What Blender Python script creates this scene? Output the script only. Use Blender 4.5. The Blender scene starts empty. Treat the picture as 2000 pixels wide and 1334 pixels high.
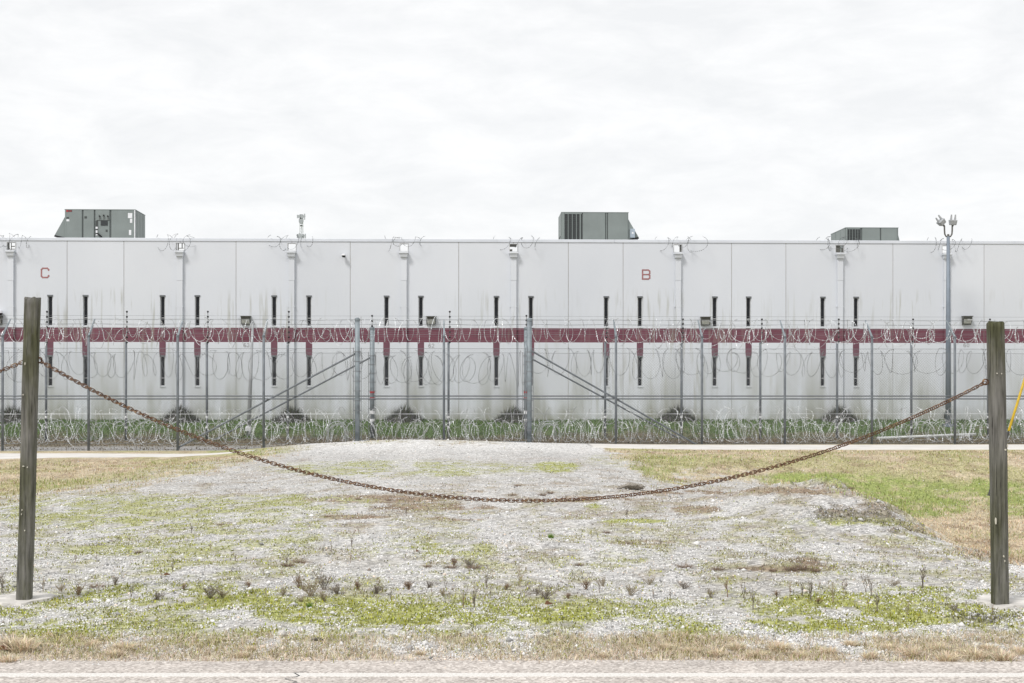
import bpy, bmesh, math, random
import numpy as np
from mathutils import Vector, Matrix

random.seed(7)
rng = np.random.default_rng(11)
scn = bpy.context.scene
COL = scn.collection
R = math.radians

# ------------------------------------------------------------------ camera
F = 2000 * 50 / 36.0          # focal length in photograph pixels
EYE = 1.6
HOR = 780.0                   # horizon row in the photograph
cam_d = bpy.data.cameras.new('camera')
cam = bpy.data.objects.new('camera', cam_d)
COL.objects.link(cam)
cam.location = (0, 0, EYE)
cam.rotation_euler = (R(90), 0, 0)
cam_d.sensor_width = 36
cam_d.lens = 50
cam_d.shift_y = (HOR - 667.0) / 2000.0
cam_d.clip_start = 0.1
cam_d.clip_end = 6000
scn.camera = cam

# ------------------------------------------------------------------ sky, sun, exposure
SUN_ELEV, SUN_AZ = R(52), R(-38)      # azimuth measured from -Y (behind the camera) towards -X
to_sun = Vector((math.sin(SUN_AZ) * math.cos(SUN_ELEV), -math.cos(SUN_AZ) * math.cos(SUN_ELEV), math.sin(SUN_ELEV)))
world = bpy.data.worlds.new('World')
scn.world = world
world.use_nodes = True
nt = world.node_tree
nt.nodes.clear()
w_out = nt.nodes.new('ShaderNodeOutputWorld')
w_bg = nt.nodes.new('ShaderNodeBackground')
w_bg.inputs['Strength'].default_value = 0.1
sky = nt.nodes.new('ShaderNodeTexSky')
sky.sky_type = 'NISHITA'
sky.sun_disc = False
sky.sun_elevation = SUN_ELEV
sky.sun_rotation = math.atan2(to_sun.x, to_sun.y)
tc = nt.nodes.new('ShaderNodeTexCoord')
mp = nt.nodes.new('ShaderNodeMapping')
mp.inputs['Scale'].default_value = (2.6, 2.6, 7.5)
nz = nt.nodes.new('ShaderNodeTexNoise')
nz.inputs['Scale'].default_value = 4.6
nz.inputs['Detail'].default_value = 7
nz.inputs['Roughness'].default_value = 0.62
nz.inputs['Distortion'].default_value = 0.35
rp = nt.nodes.new('ShaderNodeValToRGB')
rp.color_ramp.elements[0].position = 0.36
rp.color_ramp.elements[0].color = (0.896, 0.904, 0.912, 1)
rp.color_ramp.elements[1].position = 0.64
rp.color_ramp.elements[1].color = (1.0, 1.0, 1.0, 1)
sc = nt.nodes.new('ShaderNodeMix')
sc.data_type = 'RGBA'
sc.blend_type = 'MULTIPLY'
sc.inputs[0].default_value = 1.0
sc.inputs[7].default_value = (6.55, 6.55, 6.55, 1)
mx = nt.nodes.new('ShaderNodeMix')
mx.data_type = 'RGBA'
mx.inputs[0].default_value = 0.96          # closed cloud cover
L = nt.links.new
L(tc.outputs['Generated'], mp.inputs['Vector'])
L(mp.outputs['Vector'], nz.inputs['Vector'])
L(nz.outputs['Fac'], rp.inputs['Fac'])
L(rp.outputs['Color'], sc.inputs[6])
L(sky.outputs['Color'], mx.inputs[6])
L(sc.outputs[2], mx.inputs[7])
L(mx.outputs[2], w_bg.inputs['Color'])
L(w_bg.outputs['Background'], w_out.inputs['Surface'])

sun_d = bpy.data.lights.new('sun', 'SUN')
sun_d.energy = 1.5
sun_d.angle = R(14)
sun_d.color = (1.0, 0.965, 0.92)
sun_o = bpy.data.objects.new('sun', sun_d)
COL.objects.link(sun_o)
sun_o.location = (-20, -20, 40)
sun_o.rotation_euler = to_sun.to_track_quat('Z', 'Y').to_euler()

scn.view_settings.view_transform = 'Standard'
scn.view_settings.look = 'None'
scn.view_settings.gamma = 1
scn.view_settings.exposure = 0.65
scn.view_settings.use_curve_mapping = False

# ------------------------------------------------------------------ helpers
def tag(o, label=None, cat=None, group=None, kind=None):
    if label: o['label'] = label
    if cat: o['category'] = cat
    if group: o['group'] = group
    if kind: o['kind'] = kind
    return o

def empty(name, loc=(0, 0, 0), rz=0.0):
    o = bpy.data.objects.new(name, None)
    o.empty_display_size = 0.2
    COL.objects.link(o)
    o.location = loc
    o.rotation_euler = (0, 0, rz)
    return o

class MB:
    """collects verts and faces for one mesh"""
    def __init__(self):
        self.v, self.f = [], []
    def add(self, vs, fs):
        n = len(self.v)
        self.v += [tuple(p) for p in vs]
        self.f += [tuple(i + n for i in f) for f in fs]
        return self
    def box(self, x0, x1, y0, y1, z0, z1):
        vs = [(x, y, z) for x in (x0, x1) for y in (y0, y1) for z in (z0, z1)]
        return self.add(vs, [(0, 1, 3, 2), (4, 6, 7, 5), (0, 4, 5, 1), (2, 3, 7, 6), (0, 2, 6, 4), (1, 5, 7, 3)])
    def hexa(self, pts):
        """8 points: bottom ring of 4, then top ring of 4"""
        return self.add(pts, [(3, 2, 1, 0), (4, 5, 6, 7), (0, 1, 5, 4), (1, 2, 6, 5), (2, 3, 7, 6), (3, 0, 4, 7)])
    def tube(self, pts, r, n=8, caps=True):
        pts = [Vector(p) for p in pts]
        rs = r if isinstance(r, (list, tuple)) else [r] * len(pts)
        base = len(self.v)
        ref = None
        for i, p in enumerate(pts):
            a = pts[max(i - 1, 0)]
            b = pts[min(i + 1, len(pts) - 1)]
            t = (b - a).normalized()
            if ref is None:
                ref = Vector((0, 0, 1)) if abs(t.z) < 0.9 else Vector((1, 0, 0))
            s = t.cross(ref).normalized()
            q = s.cross(t).normalized()
            ref = q
            for k in range(n):
                an = 2 * math.pi * k / n
                self.v.append(tuple(p + s * (math.cos(an) * rs[i]) + q * (math.sin(an) * rs[i])))
        for i in range(len(pts) - 1):
            for k in range(n):
                a0 = base + i * n + k
                a1 = base + i * n + (k + 1) % n
                self.f.append((a0, a0 + n, a1 + n, a1))
        if caps:
            self.f.append(tuple(base + k for k in range(n)))
            e = base + (len(pts) - 1) * n
            self.f.append(tuple(e + k for k in reversed(range(n))))
        return self
    def mesh(self, name, mat=None, smooth=False):
        me = bpy.data.meshes.new(name)
        me.from_pydata(self.v, [], self.f)
        if mat: me.materials.append(mat)
        if smooth:
            me.polygons.foreach_set('use_smooth', [True] * len(me.polygons))
        me.update()
        return me
    def build(self, name, mat=None, parent=None, smooth=False, loc=None, fixn=True):
        me = self.mesh(name, mat, smooth)
        if fixn:
            b = bmesh.new(); b.from_mesh(me)
            bmesh.ops.recalc_face_normals(b, faces=b.faces)
            b.to_mesh(me); b.free()
        return link(name, me, parent, loc)

def link(name, me, parent=None, loc=None):
    o = bpy.data.objects.new(name, me)
    COL.objects.link(o)
    if parent is not None: o.parent = parent
    if loc is not None: o.location = loc
    return o

def bevel(o, w, seg=2):
    m = o.modifiers.new('bevel', 'BEVEL')
    m.width = w
    m.segments = seg
    m.limit_method = 'ANGLE'
    return o

def raw_mesh(name, co, tris, col, mat):
    """big meshes straight from numpy, with a per-vertex tint"""
    me = bpy.data.meshes.new(name)
    n, m = len(co), len(tris)
    me.vertices.add(n)
    me.vertices.foreach_set('co', co.astype(np.float32).ravel())
    me.loops.add(m * 3)
    me.loops.foreach_set('vertex_index', tris.astype(np.int32).ravel())
    me.polygons.add(m)
    me.polygons.foreach_set('loop_start', np.arange(0, m * 3, 3, dtype=np.int32))
    me.polygons.foreach_set('loop_total', np.full(m, 3, dtype=np.int32))
    at = me.attributes.new('tint', 'FLOAT_COLOR', 'POINT')
    at.data.foreach_set('color', np.concatenate([col, np.ones((n, 1))], 1).astype(np.float32).ravel())
    me.update(calc_edges=True)
    me.materials.append(mat)
    return me

# ------------------------------------------------------------------ noise (numpy)
_perm = rng.permutation(4096)
_val = rng.random(4096)
def vnoise(x, y, seed=0):
    xi = np.floor(x).astype(int); yi = np.floor(y).astype(int)
    xf = x - xi; yf = y - yi
    xf = xf * xf * (3 - 2 * xf); yf = yf * yf * (3 - 2 * yf)
    def hsh(a, b):
        return _val[_perm[(_perm[(a + seed * 131) & 4095] + b) & 4095]]
    return ((hsh(xi, yi) * (1 - xf) + hsh(xi + 1, yi) * xf) * (1 - yf)
            + (hsh(xi, yi + 1) * (1 - xf) + hsh(xi + 1, yi + 1) * xf) * yf)
def fbm(x, y, seed=0, oct=4):
    s = 0; a = 0.5; t = 0
    for k in range(oct):
        s = s + a * vnoise(x * 2 ** k, y * 2 ** k, seed + k * 17); t += a; a *= 0.55
    return s / t
def sstep(a, b, x):
    t = np.clip((x - a) / (b - a), 0, 1)
    return t * t * (3 - 2 * t)

# ------------------------------------------------------------------ materials
def node_mat(name):
    m = bpy.data.materials.new(name)
    m.use_nodes = True
    return m, m.node_tree, m.node_tree.nodes['Principled BSDF']

def simple_mat(name, col, rough=0.6, metal=0.0, var=0.12, scale=6.0, bump=0.0, stretch=(1, 1, 1), col2=None, spec=0.4):
    m, t, b = node_mat(name)
    co = t.nodes.new('ShaderNodeTexCoord')
    mpn = t.nodes.new('ShaderNodeMapping')
    mpn.inputs['Scale'].default_value = stretch
    n = t.nodes.new('ShaderNodeTexNoise')
    n.inputs['Scale'].default_value = scale
    n.inputs['Detail'].default_value = 5
    r = t.nodes.new('ShaderNodeValToRGB')
    lo = tuple(c * (1 - var) for c in (col2 or col)); hi = tuple(min(1, c * (1 + var)) for c in col)
    r.color_ramp.elements[0].color = (*lo, 1); r.color_ramp.elements[0].position = 0.3
    r.color_ramp.elements[1].color = (*hi, 1); r.color_ramp.elements[1].position = 0.7
    t.links.new(co.outputs['Object'], mpn.inputs['Vector'])
    t.links.new(mpn.outputs['Vector'], n.inputs['Vector'])
    t.links.new(n.outputs['Fac'], r.inputs['Fac'])
    t.links.new(r.outputs['Color'], b.inputs['Base Color'])
    b.inputs['Roughness'].default_value = rough
    b.inputs['Metallic'].default_value = metal
    b.inputs['Specular IOR Level'].default_value = spec
    if bump:
        bp = t.nodes.new('ShaderNodeBump')
        bp.inputs['Strength'].default_value = bump
        bp.inputs['Distance'].default_value = 0.02
        t.links.new(n.outputs['Fac'], bp.inputs['Height'])
        t.links.new(bp.outputs['Normal'], b.inputs['Normal'])
    return m

def tint_mat(name, rough=0.9, trans=0.0, speck=0.0, spscale=90.0):
    m, t, b = node_mat(name)
    a = t.nodes.new('ShaderNodeAttribute'); a.attribute_name = 'tint'
    b.inputs['Roughness'].default_value = rough
    b.inputs['Specular IOR Level'].default_value = 0.15
    t.links.new(a.outputs['Color'], b.inputs['Base Color'])
    if trans:
        tr = t.nodes.new('ShaderNodeBsdfTranslucent')
        ms = t.nodes.new('ShaderNodeMixShader'); ms.inputs[0].default_value = trans
        t.links.new(a.outputs['Color'], tr.inputs['Color'])
        t.links.new(b.outputs[0], ms.inputs[1]); t.links.new(tr.outputs[0], ms.inputs[2])
        t.links.new(ms.outputs[0], t.nodes['Material Output'].inputs['Surface'])
    return m

# painted tilt-up concrete: off-white, maroon band by height, streaks of algae and soot
def wall_material():
    m, t, b = node_mat('painted_concrete')
    N = t.nodes.new; K = t.links.new
    geo = N('ShaderNodeNewGeometry')
    sep = N('ShaderNodeSeparateXYZ'); K(geo.outputs['Position'], sep.inputs[0])
    def mth(op, a, bb=None, clamp=False):
        n = N('ShaderNodeMath'); n.operation = op; n.use_clamp = clamp
        for i, q in enumerate((a, bb)):
            if q is None: continue
            if isinstance(q, (int, float)): n.inputs[i].default_value = q
            else: K(q, n.inputs[i])
        return n.outputs[0]
    def noise(scale, stretch, detail=5, seed=0.0):
        mpn = N('ShaderNodeMapping'); mpn.inputs['Scale'].default_value = stretch
        mpn.inputs['Location'].default_value = (seed, seed, seed)
        K(geo.outputs['Position'], mpn.inputs['Vector'])
        n = N('ShaderNodeTexNoise'); n.inputs['Scale'].default_value = scale; n.inputs['Detail'].default_value = detail
        K(mpn.outputs['Vector'], n.inputs['Vector'])
        return n.outputs['Fac']
    def ramp(fac, p0, p1, c0=(0, 0, 0), c1=(1, 1, 1)):
        r = N('ShaderNodeValToRGB')
        r.color_ramp.elements[0].position = p0; r.color_ramp.elements[1].position = p1
        r.color_ramp.elements[0].color = (*c0, 1); r.color_ramp.elements[1].color = (*c1, 1)
        K(fac, r.inputs['Fac']); return r.outputs['Color']
    def mix(fac, a, bb):
        n = N('ShaderNodeMix'); n.data_type = 'RGBA'
        if isinstance(fac, (int, float)): n.inputs[0].default_value = fac
        else: K(fac, n.inputs[0])
        for i, q in ((6, a), (7, bb)):
            if isinstance(q, tuple): n.inputs[i].default_value = (*q, 1)
            else: K(q, n.inputs[i])
        return n.outputs[2]
    oi = N('ShaderNodeObjectInfo')
    base = ramp(noise(0.35, (1, 1, 0.6)), 0.3, 0.7, WALL_LO, WALL_HI)
    pan = mth('MULTIPLY_ADD', oi.outputs['Random'], 0.14)
    t.nodes[-1].inputs[2].default_value = 0.0
    base = mix(pan, base, (0.54, 0.55, 0.56))
    # maroon band
    z = sep.outputs['Z']
    band = mth('MULTIPLY', mth('GREATER_THAN', z, 4.07), mth('LESS_THAN', z, 4.69))
    maroon = ramp(noise(1.3, (1, 1, 2.0)), 0.3, 0.7, (0.155, 0.055, 0.078), (0.205, 0.086, 0.112))
    colr = mix(band, base, maroon)
    # streaks below z ~ 3.6 and between 4.8 and 6.4
    zl = ramp(z, 0.0, 1.0)
    mr = N('ShaderNodeMapRange'); K(z, mr.inputs['Value'])
    mr.inputs['From Min'].default_value = 3.8; mr.inputs['From Max'].default_value = 0.7
    st = mth('MULTIPLY', ramp(noise(1.0, (1.3, 1.3, 0.22), 6, 3.0), 0.45, 0.64), mr.outputs['Result'], True)
    st2 = mth('MULTIPLY', ramp(noise(1.0, (5.5, 5.5, 0.30), 4, 8.0), 0.42, 0.80), mr.outputs['Result'], True)
    colr = mix(mth('MULTIPLY', mth('ADD', st, mth('MULTIPLY', st2, 0.4), True), 0.80), colr, (0.31, 0.315, 0.255))
    mr2 = N('ShaderNodeMapRange'); K(z, mr2.inputs['Value'])
    mr2.inputs['From Min'].default_value = 6.5; mr2.inputs['From Max'].default_value = 5.9
    up = mth('MULTIPLY', ramp(noise(1.0, (7.0, 7.0, 0.55), 5, 21.0), 0.53, 0.72), mr2.outputs['Result'], True)
    pl = mth('MULTIPLY', up, ramp(noise(0.16, (1, 1, 1), 2, 5.0), 0.45, 0.58), True)
    colr = mix(mth('MULTIPLY', pl, 0.6), colr, (0.36, 0.36, 0.30))
    # soil splash at the very bottom
    mr3 = N('ShaderNodeMapRange'); K(z, mr3.inputs['Value'])
    mr3.inputs['From Min'].default_value = 1.35; mr3.inputs['From Max'].default_value = 0.7
    spl = mth('MULTIPLY', ramp(noise(2.2, (1, 1, 0.5), 5, 13.0), 0.35, 0.65), mr3.outputs['Result'], True)
    colr = mix(mth('MULTIPLY', spl, 0.7), colr, (0.24, 0.24, 0.17))
    K(colr, b.inputs['Base Color'])
    b.inputs['Roughness'].default_value = 0.85
    b.inputs['Specular IOR Level'].default_value = 0.2
    bp = N('ShaderNodeBump'); bp.inputs['Strength'].default_value = 0.15; bp.inputs['Distance'].default_value = 0.01
    K(noise(30, (1, 1, 1)), bp.inputs['Height']); K(bp.outputs['Normal'], b.inputs['Normal'])
    return m
WALL_LO, WALL_HI = (0.640, 0.668, 0.722), (0.695, 0.720, 0.768)

M = {}
M['wall'] = wall_material()
M['joint'] = simple_mat('joint_sealant', (0.40, 0.38, 0.345), 0.9)
M['coping'] = simple_mat('coping_metal', (0.66, 0.69, 0.75), 0.5, 0.1, 0.05, 1.0)
M['roof'] = simple_mat('roof_membrane', (0.5, 0.5, 0.5), 0.9)
M['frame'] = simple_mat('window_frame', (0.55, 0.56, 0.57), 0.5, 0.2)
M['lintel'] = simple_mat('lintel_steel', (0.16, 0.17, 0.18), 0.6)
M['glass'] = simple_mat('dark_glass', (0.012, 0.014, 0.018), 0.15, 0, 0.3, 3, spec=0.25)
M['maroon'] = simple_mat('maroon_paint', (0.162, 0.069, 0.095), 0.75, 0, 0.12, 2.5)
M['letter'] = simple_mat('faded_letter_paint', (0.34, 0.165, 0.165), 0.8, 0, 0.3, 9)
M['number'] = simple_mat('grey_number_paint', (0.36, 0.36, 0.37), 0.8)
M['dark'] = simple_mat('black_plastic', (0.012, 0.012, 0.014), 0.5)
M['galv'] = simple_mat('galvanised_steel', (0.155, 0.172, 0.190), 0.55, 0.2, 0.25, 5)
M['galvt'] = simple_mat('terminal_post_steel', (0.215, 0.248, 0.27), 0.55, 0.2, 0.3, 4)
M['wire'] = simple_mat('fence_wire', (0.20, 0.21, 0.225), 0.5, 0.2)
M['razor'] = simple_mat('razor_wire', (0.60, 0.62, 0.64), 0.35, 0.3, 0.45, 1.1)
M['razorg'] = simple_mat('ground_razor_wire', (0.66, 0.675, 0.69), 0.4, 0.3, 0.40, 1.1)
M['razord'] = simple_mat('weathered_razor_wire', (0.17, 0.18, 0.19), 0.45, 0.2, 0.35, 1.5)
M['acgrey'] = simple_mat('unit_paint', (0.215, 0.245, 0.238), 0.55, 0.1, 0.09, 1.2)
M['acdark'] = simple_mat('unit_seam', (0.06, 0.068, 0.066), 0.6)
M['acseam'] = simple_mat('unit_casing', (0.10, 0.115, 0.112), 0.6)
M['coil'] = simple_mat('condenser_coil', (0.045, 0.05, 0.052), 0.6, 0.3, 0.25, 30)
M['sticker'] = simple_mat('white_sticker', (0.72, 0.73, 0.75), 0.6)
M['red'] = simple_mat('red_badge', (0.35, 0.04, 0.045), 0.5)
M['boxblue'] = simple_mat('switch_box', (0.36, 0.42, 0.48), 0.5, 0.2)
M['lamp'] = simple_mat('lamp_housing', (0.13, 0.13, 0.12), 0.5, 0.3, 0.2, 8)
M['lens'] = simple_mat('lamp_lens', (0.62, 0.62, 0.60), 0.25, 0, 0.2, 8)  # white reflection on the lens painted in as a bright base colour
M['polesteel'] = simple_mat('light_pole_steel', (0.19, 0.225, 0.27), 0.5, 0.2, 0.12, 2)
M['tower'] = simple_mat('hazed_tower_steel', (0.62, 0.64, 0.66), 0.6)  # distance haze is put into the pale tower colour
M['towerd'] = simple_mat('tower_antenna_panel', (0.45, 0.47, 0.50), 0.6)
M['paleleg'] = simple_mat('pale_pole', (0.36, 0.375, 0.39), 0.6, 0, 0.2, 4)
M['bigplast'] = simple_mat('white_pipe', (0.55, 0.57, 0.56), 0.5)
M['yellow'] = simple_mat('yellow_guard', (0.52, 0.35, 0.02), 0.45, 0, 0.18, 9)
M['cable'] = simple_mat('guy_cable', (0.07, 0.07, 0.075), 0.6, 0.3)
M['conc'] = simple_mat('path_concrete', (0.60, 0.58, 0.55), 0.9, 0, 0.12, 1.4, 0.1)
M['foot'] = simple_mat('footing_concrete', (0.55, 0.53, 0.50), 0.95, 0, 0.22, 10, 0.6)
M['line'] = simple_mat('road_paint', (0.74, 0.73, 0.71), 0.8, 0, 0.04, 70, 0.3, col2=(0.55, 0.52, 0.48))
M['blade'] = tint_mat('grass_blades', 0.8, 0.25)
M['stone'] = tint_mat('gravel', 0.9)
M['weed'] = simple_mat('dead_weed', (0.20, 0.170, 0.140), 0.95, 0, 0.45, 5)
M['weedb'] = simple_mat('brown_weed', (0.24, 0.165, 0.105), 0.95, 0, 0.4, 5)
M['weeds'] = simple_mat('straw_weed', (0.33, 0.28, 0.20), 0.95, 0, 0.4, 5)
M['leaf'] = simple_mat('dead_leaf', (0.15, 0.07, 0.03), 0.8, 0, 0.4, 14)

def rust_material():
    m, t, b = node_mat('rusted_chain')
    N = t.nodes.new; K = t.links.new
    g = N('ShaderNodeNewGeometry')
    n = N('ShaderNodeTexNoise'); n.inputs['Scale'].default_value = 45; n.inputs['Detail'].default_value = 5
    K(g.outputs['Position'], n.inputs['Vector'])
    r = N('ShaderNodeValToRGB')
    e = r.color_ramp.elements
    e[0].position = 0.32; e[0].color = (0.042, 0.019, 0.011, 1)
    e[1].position = 0.76; e[1].color = (0.48, 0.32, 0.165, 1)
    q = e.new(0.55); q.color = (0.150, 0.074, 0.038, 1)
    K(n.outputs['Fac'], r.inputs['Fac']); K(r.outputs['Color'], b.inputs['Base Color'])
    b.inputs['Roughness'].default_value = 0.75
    b.inputs['Metallic'].default_value = 0.15
    bp = N('ShaderNodeBump'); bp.inputs['Strength'].default_value = 0.5; bp.inputs['Distance'].default_value = 0.002
    K(n.outputs['Fac'], bp.inputs['Height']); K(bp.outputs['Normal'], b.inputs['Normal'])
    return m
M['rust'] = rust_material()

def wood_material(name, greenish):
    m, t, b = node_mat(name)
    N = t.nodes.new; K = t.links.new
    tcn = N('ShaderNodeTexCoord')
    def noise(scale, st, d=6, off=0):
        mpn = N('ShaderNodeMapping'); mpn.inputs['Scale'].default_value = st; mpn.inputs['Location'].default_value = (off, off, off)
        K(tcn.outputs['Object'], mpn.inputs['Vector'])
        n = N('ShaderNodeTexNoise'); n.inputs['Scale'].default_value = scale; n.inputs['Detail'].default_value = d
        n.inputs['Roughness'].default_value = 0.65
        K(mpn.outputs['Vector'], n.inputs['Vector']); return n.outputs['Fac']
    def ramp(f, p0, p1, c0, c1):
        r = N('ShaderNodeValToRGB'); e = r.color_ramp.elements
        e[0].position = p0; e[1].position = p1; e[0].color = (*c0, 1); e[1].color = (*c1, 1)
        K(f, r.inputs['Fac']); return r.outputs['Color']
    def mix(f, a, bb, bt='MIX'):
        n = N('ShaderNodeMix'); n.data_type = 'RGBA'; n.blend_type = bt
        if isinstance(f, float): n.inputs[0].default_value = f
        else: K(f, n.inputs[0])
        for i, q in ((6, a), (7, bb)):
            if isinstance(q, tuple): n.inputs[i].default_value = (*q, 1)
            else: K(q, n.inputs[i])
        return n.outputs[2]
    grain = noise(9, (6, 6, 0.35))
    c = ramp(grain, 0.25, 0.75, (0.060, 0.058, 0.053), (0.245, 0.238, 0.222))
    # green algae in patches, strongest at the top and the foot
    sep = N('ShaderNodeSeparateXYZ'); K(tcn.outputs['Object'], sep.inputs[0])
    alg = ramp(noise(2.2, (2.5, 2.5, 0.7), 4, 4), 0.40, 0.62, (0, 0, 0), (1, 1, 1))
    zr = N('ShaderNodeValToRGB'); e = zr.color_ramp.elements
    mrn = N('ShaderNodeMapRange'); K(sep.outputs['Z'], mrn.inputs['Value']); mrn.inputs['From Max'].default_value = 2.4
    e[0].position = 0.0; e[0].color = (1, 1, 1, 1)
    e[1].position = 1.0; e[1].color = (1, 1, 1, 1)
    for p, v in ((0.22, 0.75), (0.45, greenish), (0.72, greenish), (0.9, 0.95)):
        q = e.new(p); q.color = (v, v, v, 1)
    K(mrn.outputs['Result'], zr.inputs['Fac'])
    fac = mix(0.75, alg, zr.outputs['Color'], 'MULTIPLY')
    c = mix(fac, c, ramp(grain, 0.3, 0.7, (0.030, 0.031, 0.016), (0.105, 0.107, 0.056)))
    # dark drying cracks and pale chips
    cr = ramp(noise(14, (7, 7, 0.22), 3, 9), 0.62, 0.70, (0, 0, 0), (1, 1, 1))
    c = mix(cr, c, (0.018, 0.017, 0.015))
    chip = ramp(noise(26, (1.6, 1.6, 0.8), 2, 17), 0.775, 0.80, (0, 0, 0), (1, 1, 1))
    c = mix(chip, c, (0.62, 0.60, 0.55))
    K(c, b.inputs['Base Color'])
    b.inputs['Roughness'].default_value = 0.92; b.inputs['Specular IOR Level'].default_value = 0.15
    bp = N('ShaderNodeBump'); bp.inputs['Strength'].default_value = 0.8; bp.inputs['Distance'].default_value = 0.006
    K(grain, bp.inputs['Height']); K(bp.outputs['Normal'], b.inputs['Normal'])
    return m
M['woodL'] = wood_material('mossy_timber', 0.62)
M['woodR'] = wood_material('grey_timber', 0.22)

def ground_material():
    m, t, b = node_mat('ground_surface')
    N = t.nodes.new; K = t.links.new
    a = N('ShaderNodeAttribute'); a.attribute_name = 'tint'
    g = N('ShaderNodeNewGeometry')
    v = N('ShaderNodeTexVoronoi'); v.inputs['Scale'].default_value = 26
    K(g.outputs['Position'], v.inputs['Vector'])
    bw = N('ShaderNodeRGBToBW'); K(v.outputs['Color'], bw.inputs[0])
    n = N('ShaderNodeTexNoise'); n.inputs['Scale'].default_value = 9; n.inputs['Detail'].default_value = 8; n.inputs['Roughness'].default_value = 0.7
    K(g.outputs['Position'], n.inputs['Vector'])
    r = N('ShaderNodeMapRange'); K(bw.outputs[0], r.inputs['Value'])
    r.inputs['From Min'].default_value = 0.15; r.inputs['From Max'].default_value = 0.85
    r.inputs['To Min'].default_value = 0.62; r.inputs['To Max'].default_value = 1.34
    r2 = N('ShaderNodeMapRange'); K(n.outputs['Fac'], r2.inputs['Value'])
    r2.inputs['From Min'].default_value = 0.3; r2.inputs['From Max'].default_value = 0.7
    r2.inputs['To Min'].default_value = 0.72; r2.inputs['To Max'].default_value = 1.28
    mu = N('ShaderNodeMath'); mu.operation = 'MULTIPLY'; K(r.outputs[0], mu.inputs[0]); K(r2.outputs[0], mu.inputs[1])
    sc_ = N('ShaderNodeVectorMath'); sc_.operation = 'SCALE'
    K(a.outputs['Color'], sc_.inputs[0]); K(mu.outputs[0], sc_.inputs['Scale'])
    K(sc_.outputs[0], b.inputs['Base Color'])
    b.inputs['Roughness'].default_value = 0.95; b.inputs['Specular IOR Level'].default_value = 0.1
    bp = N('ShaderNodeBump'); bp.inputs['Strength'].default_value = 0.6; bp.inputs['Distance'].default_value = 0.012
    K(v.outputs['Distance'], bp.inputs['Height']); K(bp.outputs['Normal'], b.inputs['Normal'])
    return m
M['ground'] = ground_material()

def road_material():
    m, t, b = node_mat('chip_seal_road')
    N = t.nodes.new; K = t.links.new
    g = N('ShaderNodeNewGeometry')
    v = N('ShaderNodeTexVoronoi'); v.inputs['Scale'].default_value = 62
    K(g.outputs['Position'], v.inputs['Vector'])
    r = N('ShaderNodeValToRGB'); e = r.color_ramp.elements
    e[0].position = 0.0; e[0].color = (0.23, 0.205, 0.185, 1)
    e[1].position = 1.0; e[1].color = (0.70, 0.655, 0.61, 1)
    q = e.new(0.5); q.color = (0.47, 0.425, 0.39, 1)
    bw = N('ShaderNodeRGBToBW'); K(v.outputs['Color'], bw.inputs[0]); K(bw.outputs[0], r.inputs['Fac'])
    n = N('ShaderNodeTexNoise'); n.inputs['Scale'].default_value = 2.5; n.inputs['Detail'].default_value = 6
    K(g.outputs['Position'], n.inputs['Vector'])
    r2 = N('ShaderNodeMapRange'); K(n.outputs['Fac'], r2.inputs['Value'])
    r2.inputs['To Min'].default_value = 0.68; r2.inputs['To Max'].default_value = 1.32
    s = N('ShaderNodeVectorMath'); s.operation = 'SCALE'; K(r.outputs['Color'], s.inputs[0]); K(r2.outputs[0], s.inputs['Scale'])
    K(s.outputs[0], b.inputs['Base Color']); b.inputs['Roughness'].default_value = 0.9
    bp = N('ShaderNodeBump'); bp.inputs['Strength'].default_value = 0.5; bp.inputs['Distance'].default_value = 0.006
    K(v.outputs['Distance'], bp.inputs['Height']); K(bp.outputs['Normal'], b.inputs['Normal'])
    return m
M['road'] = road_material()

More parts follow.
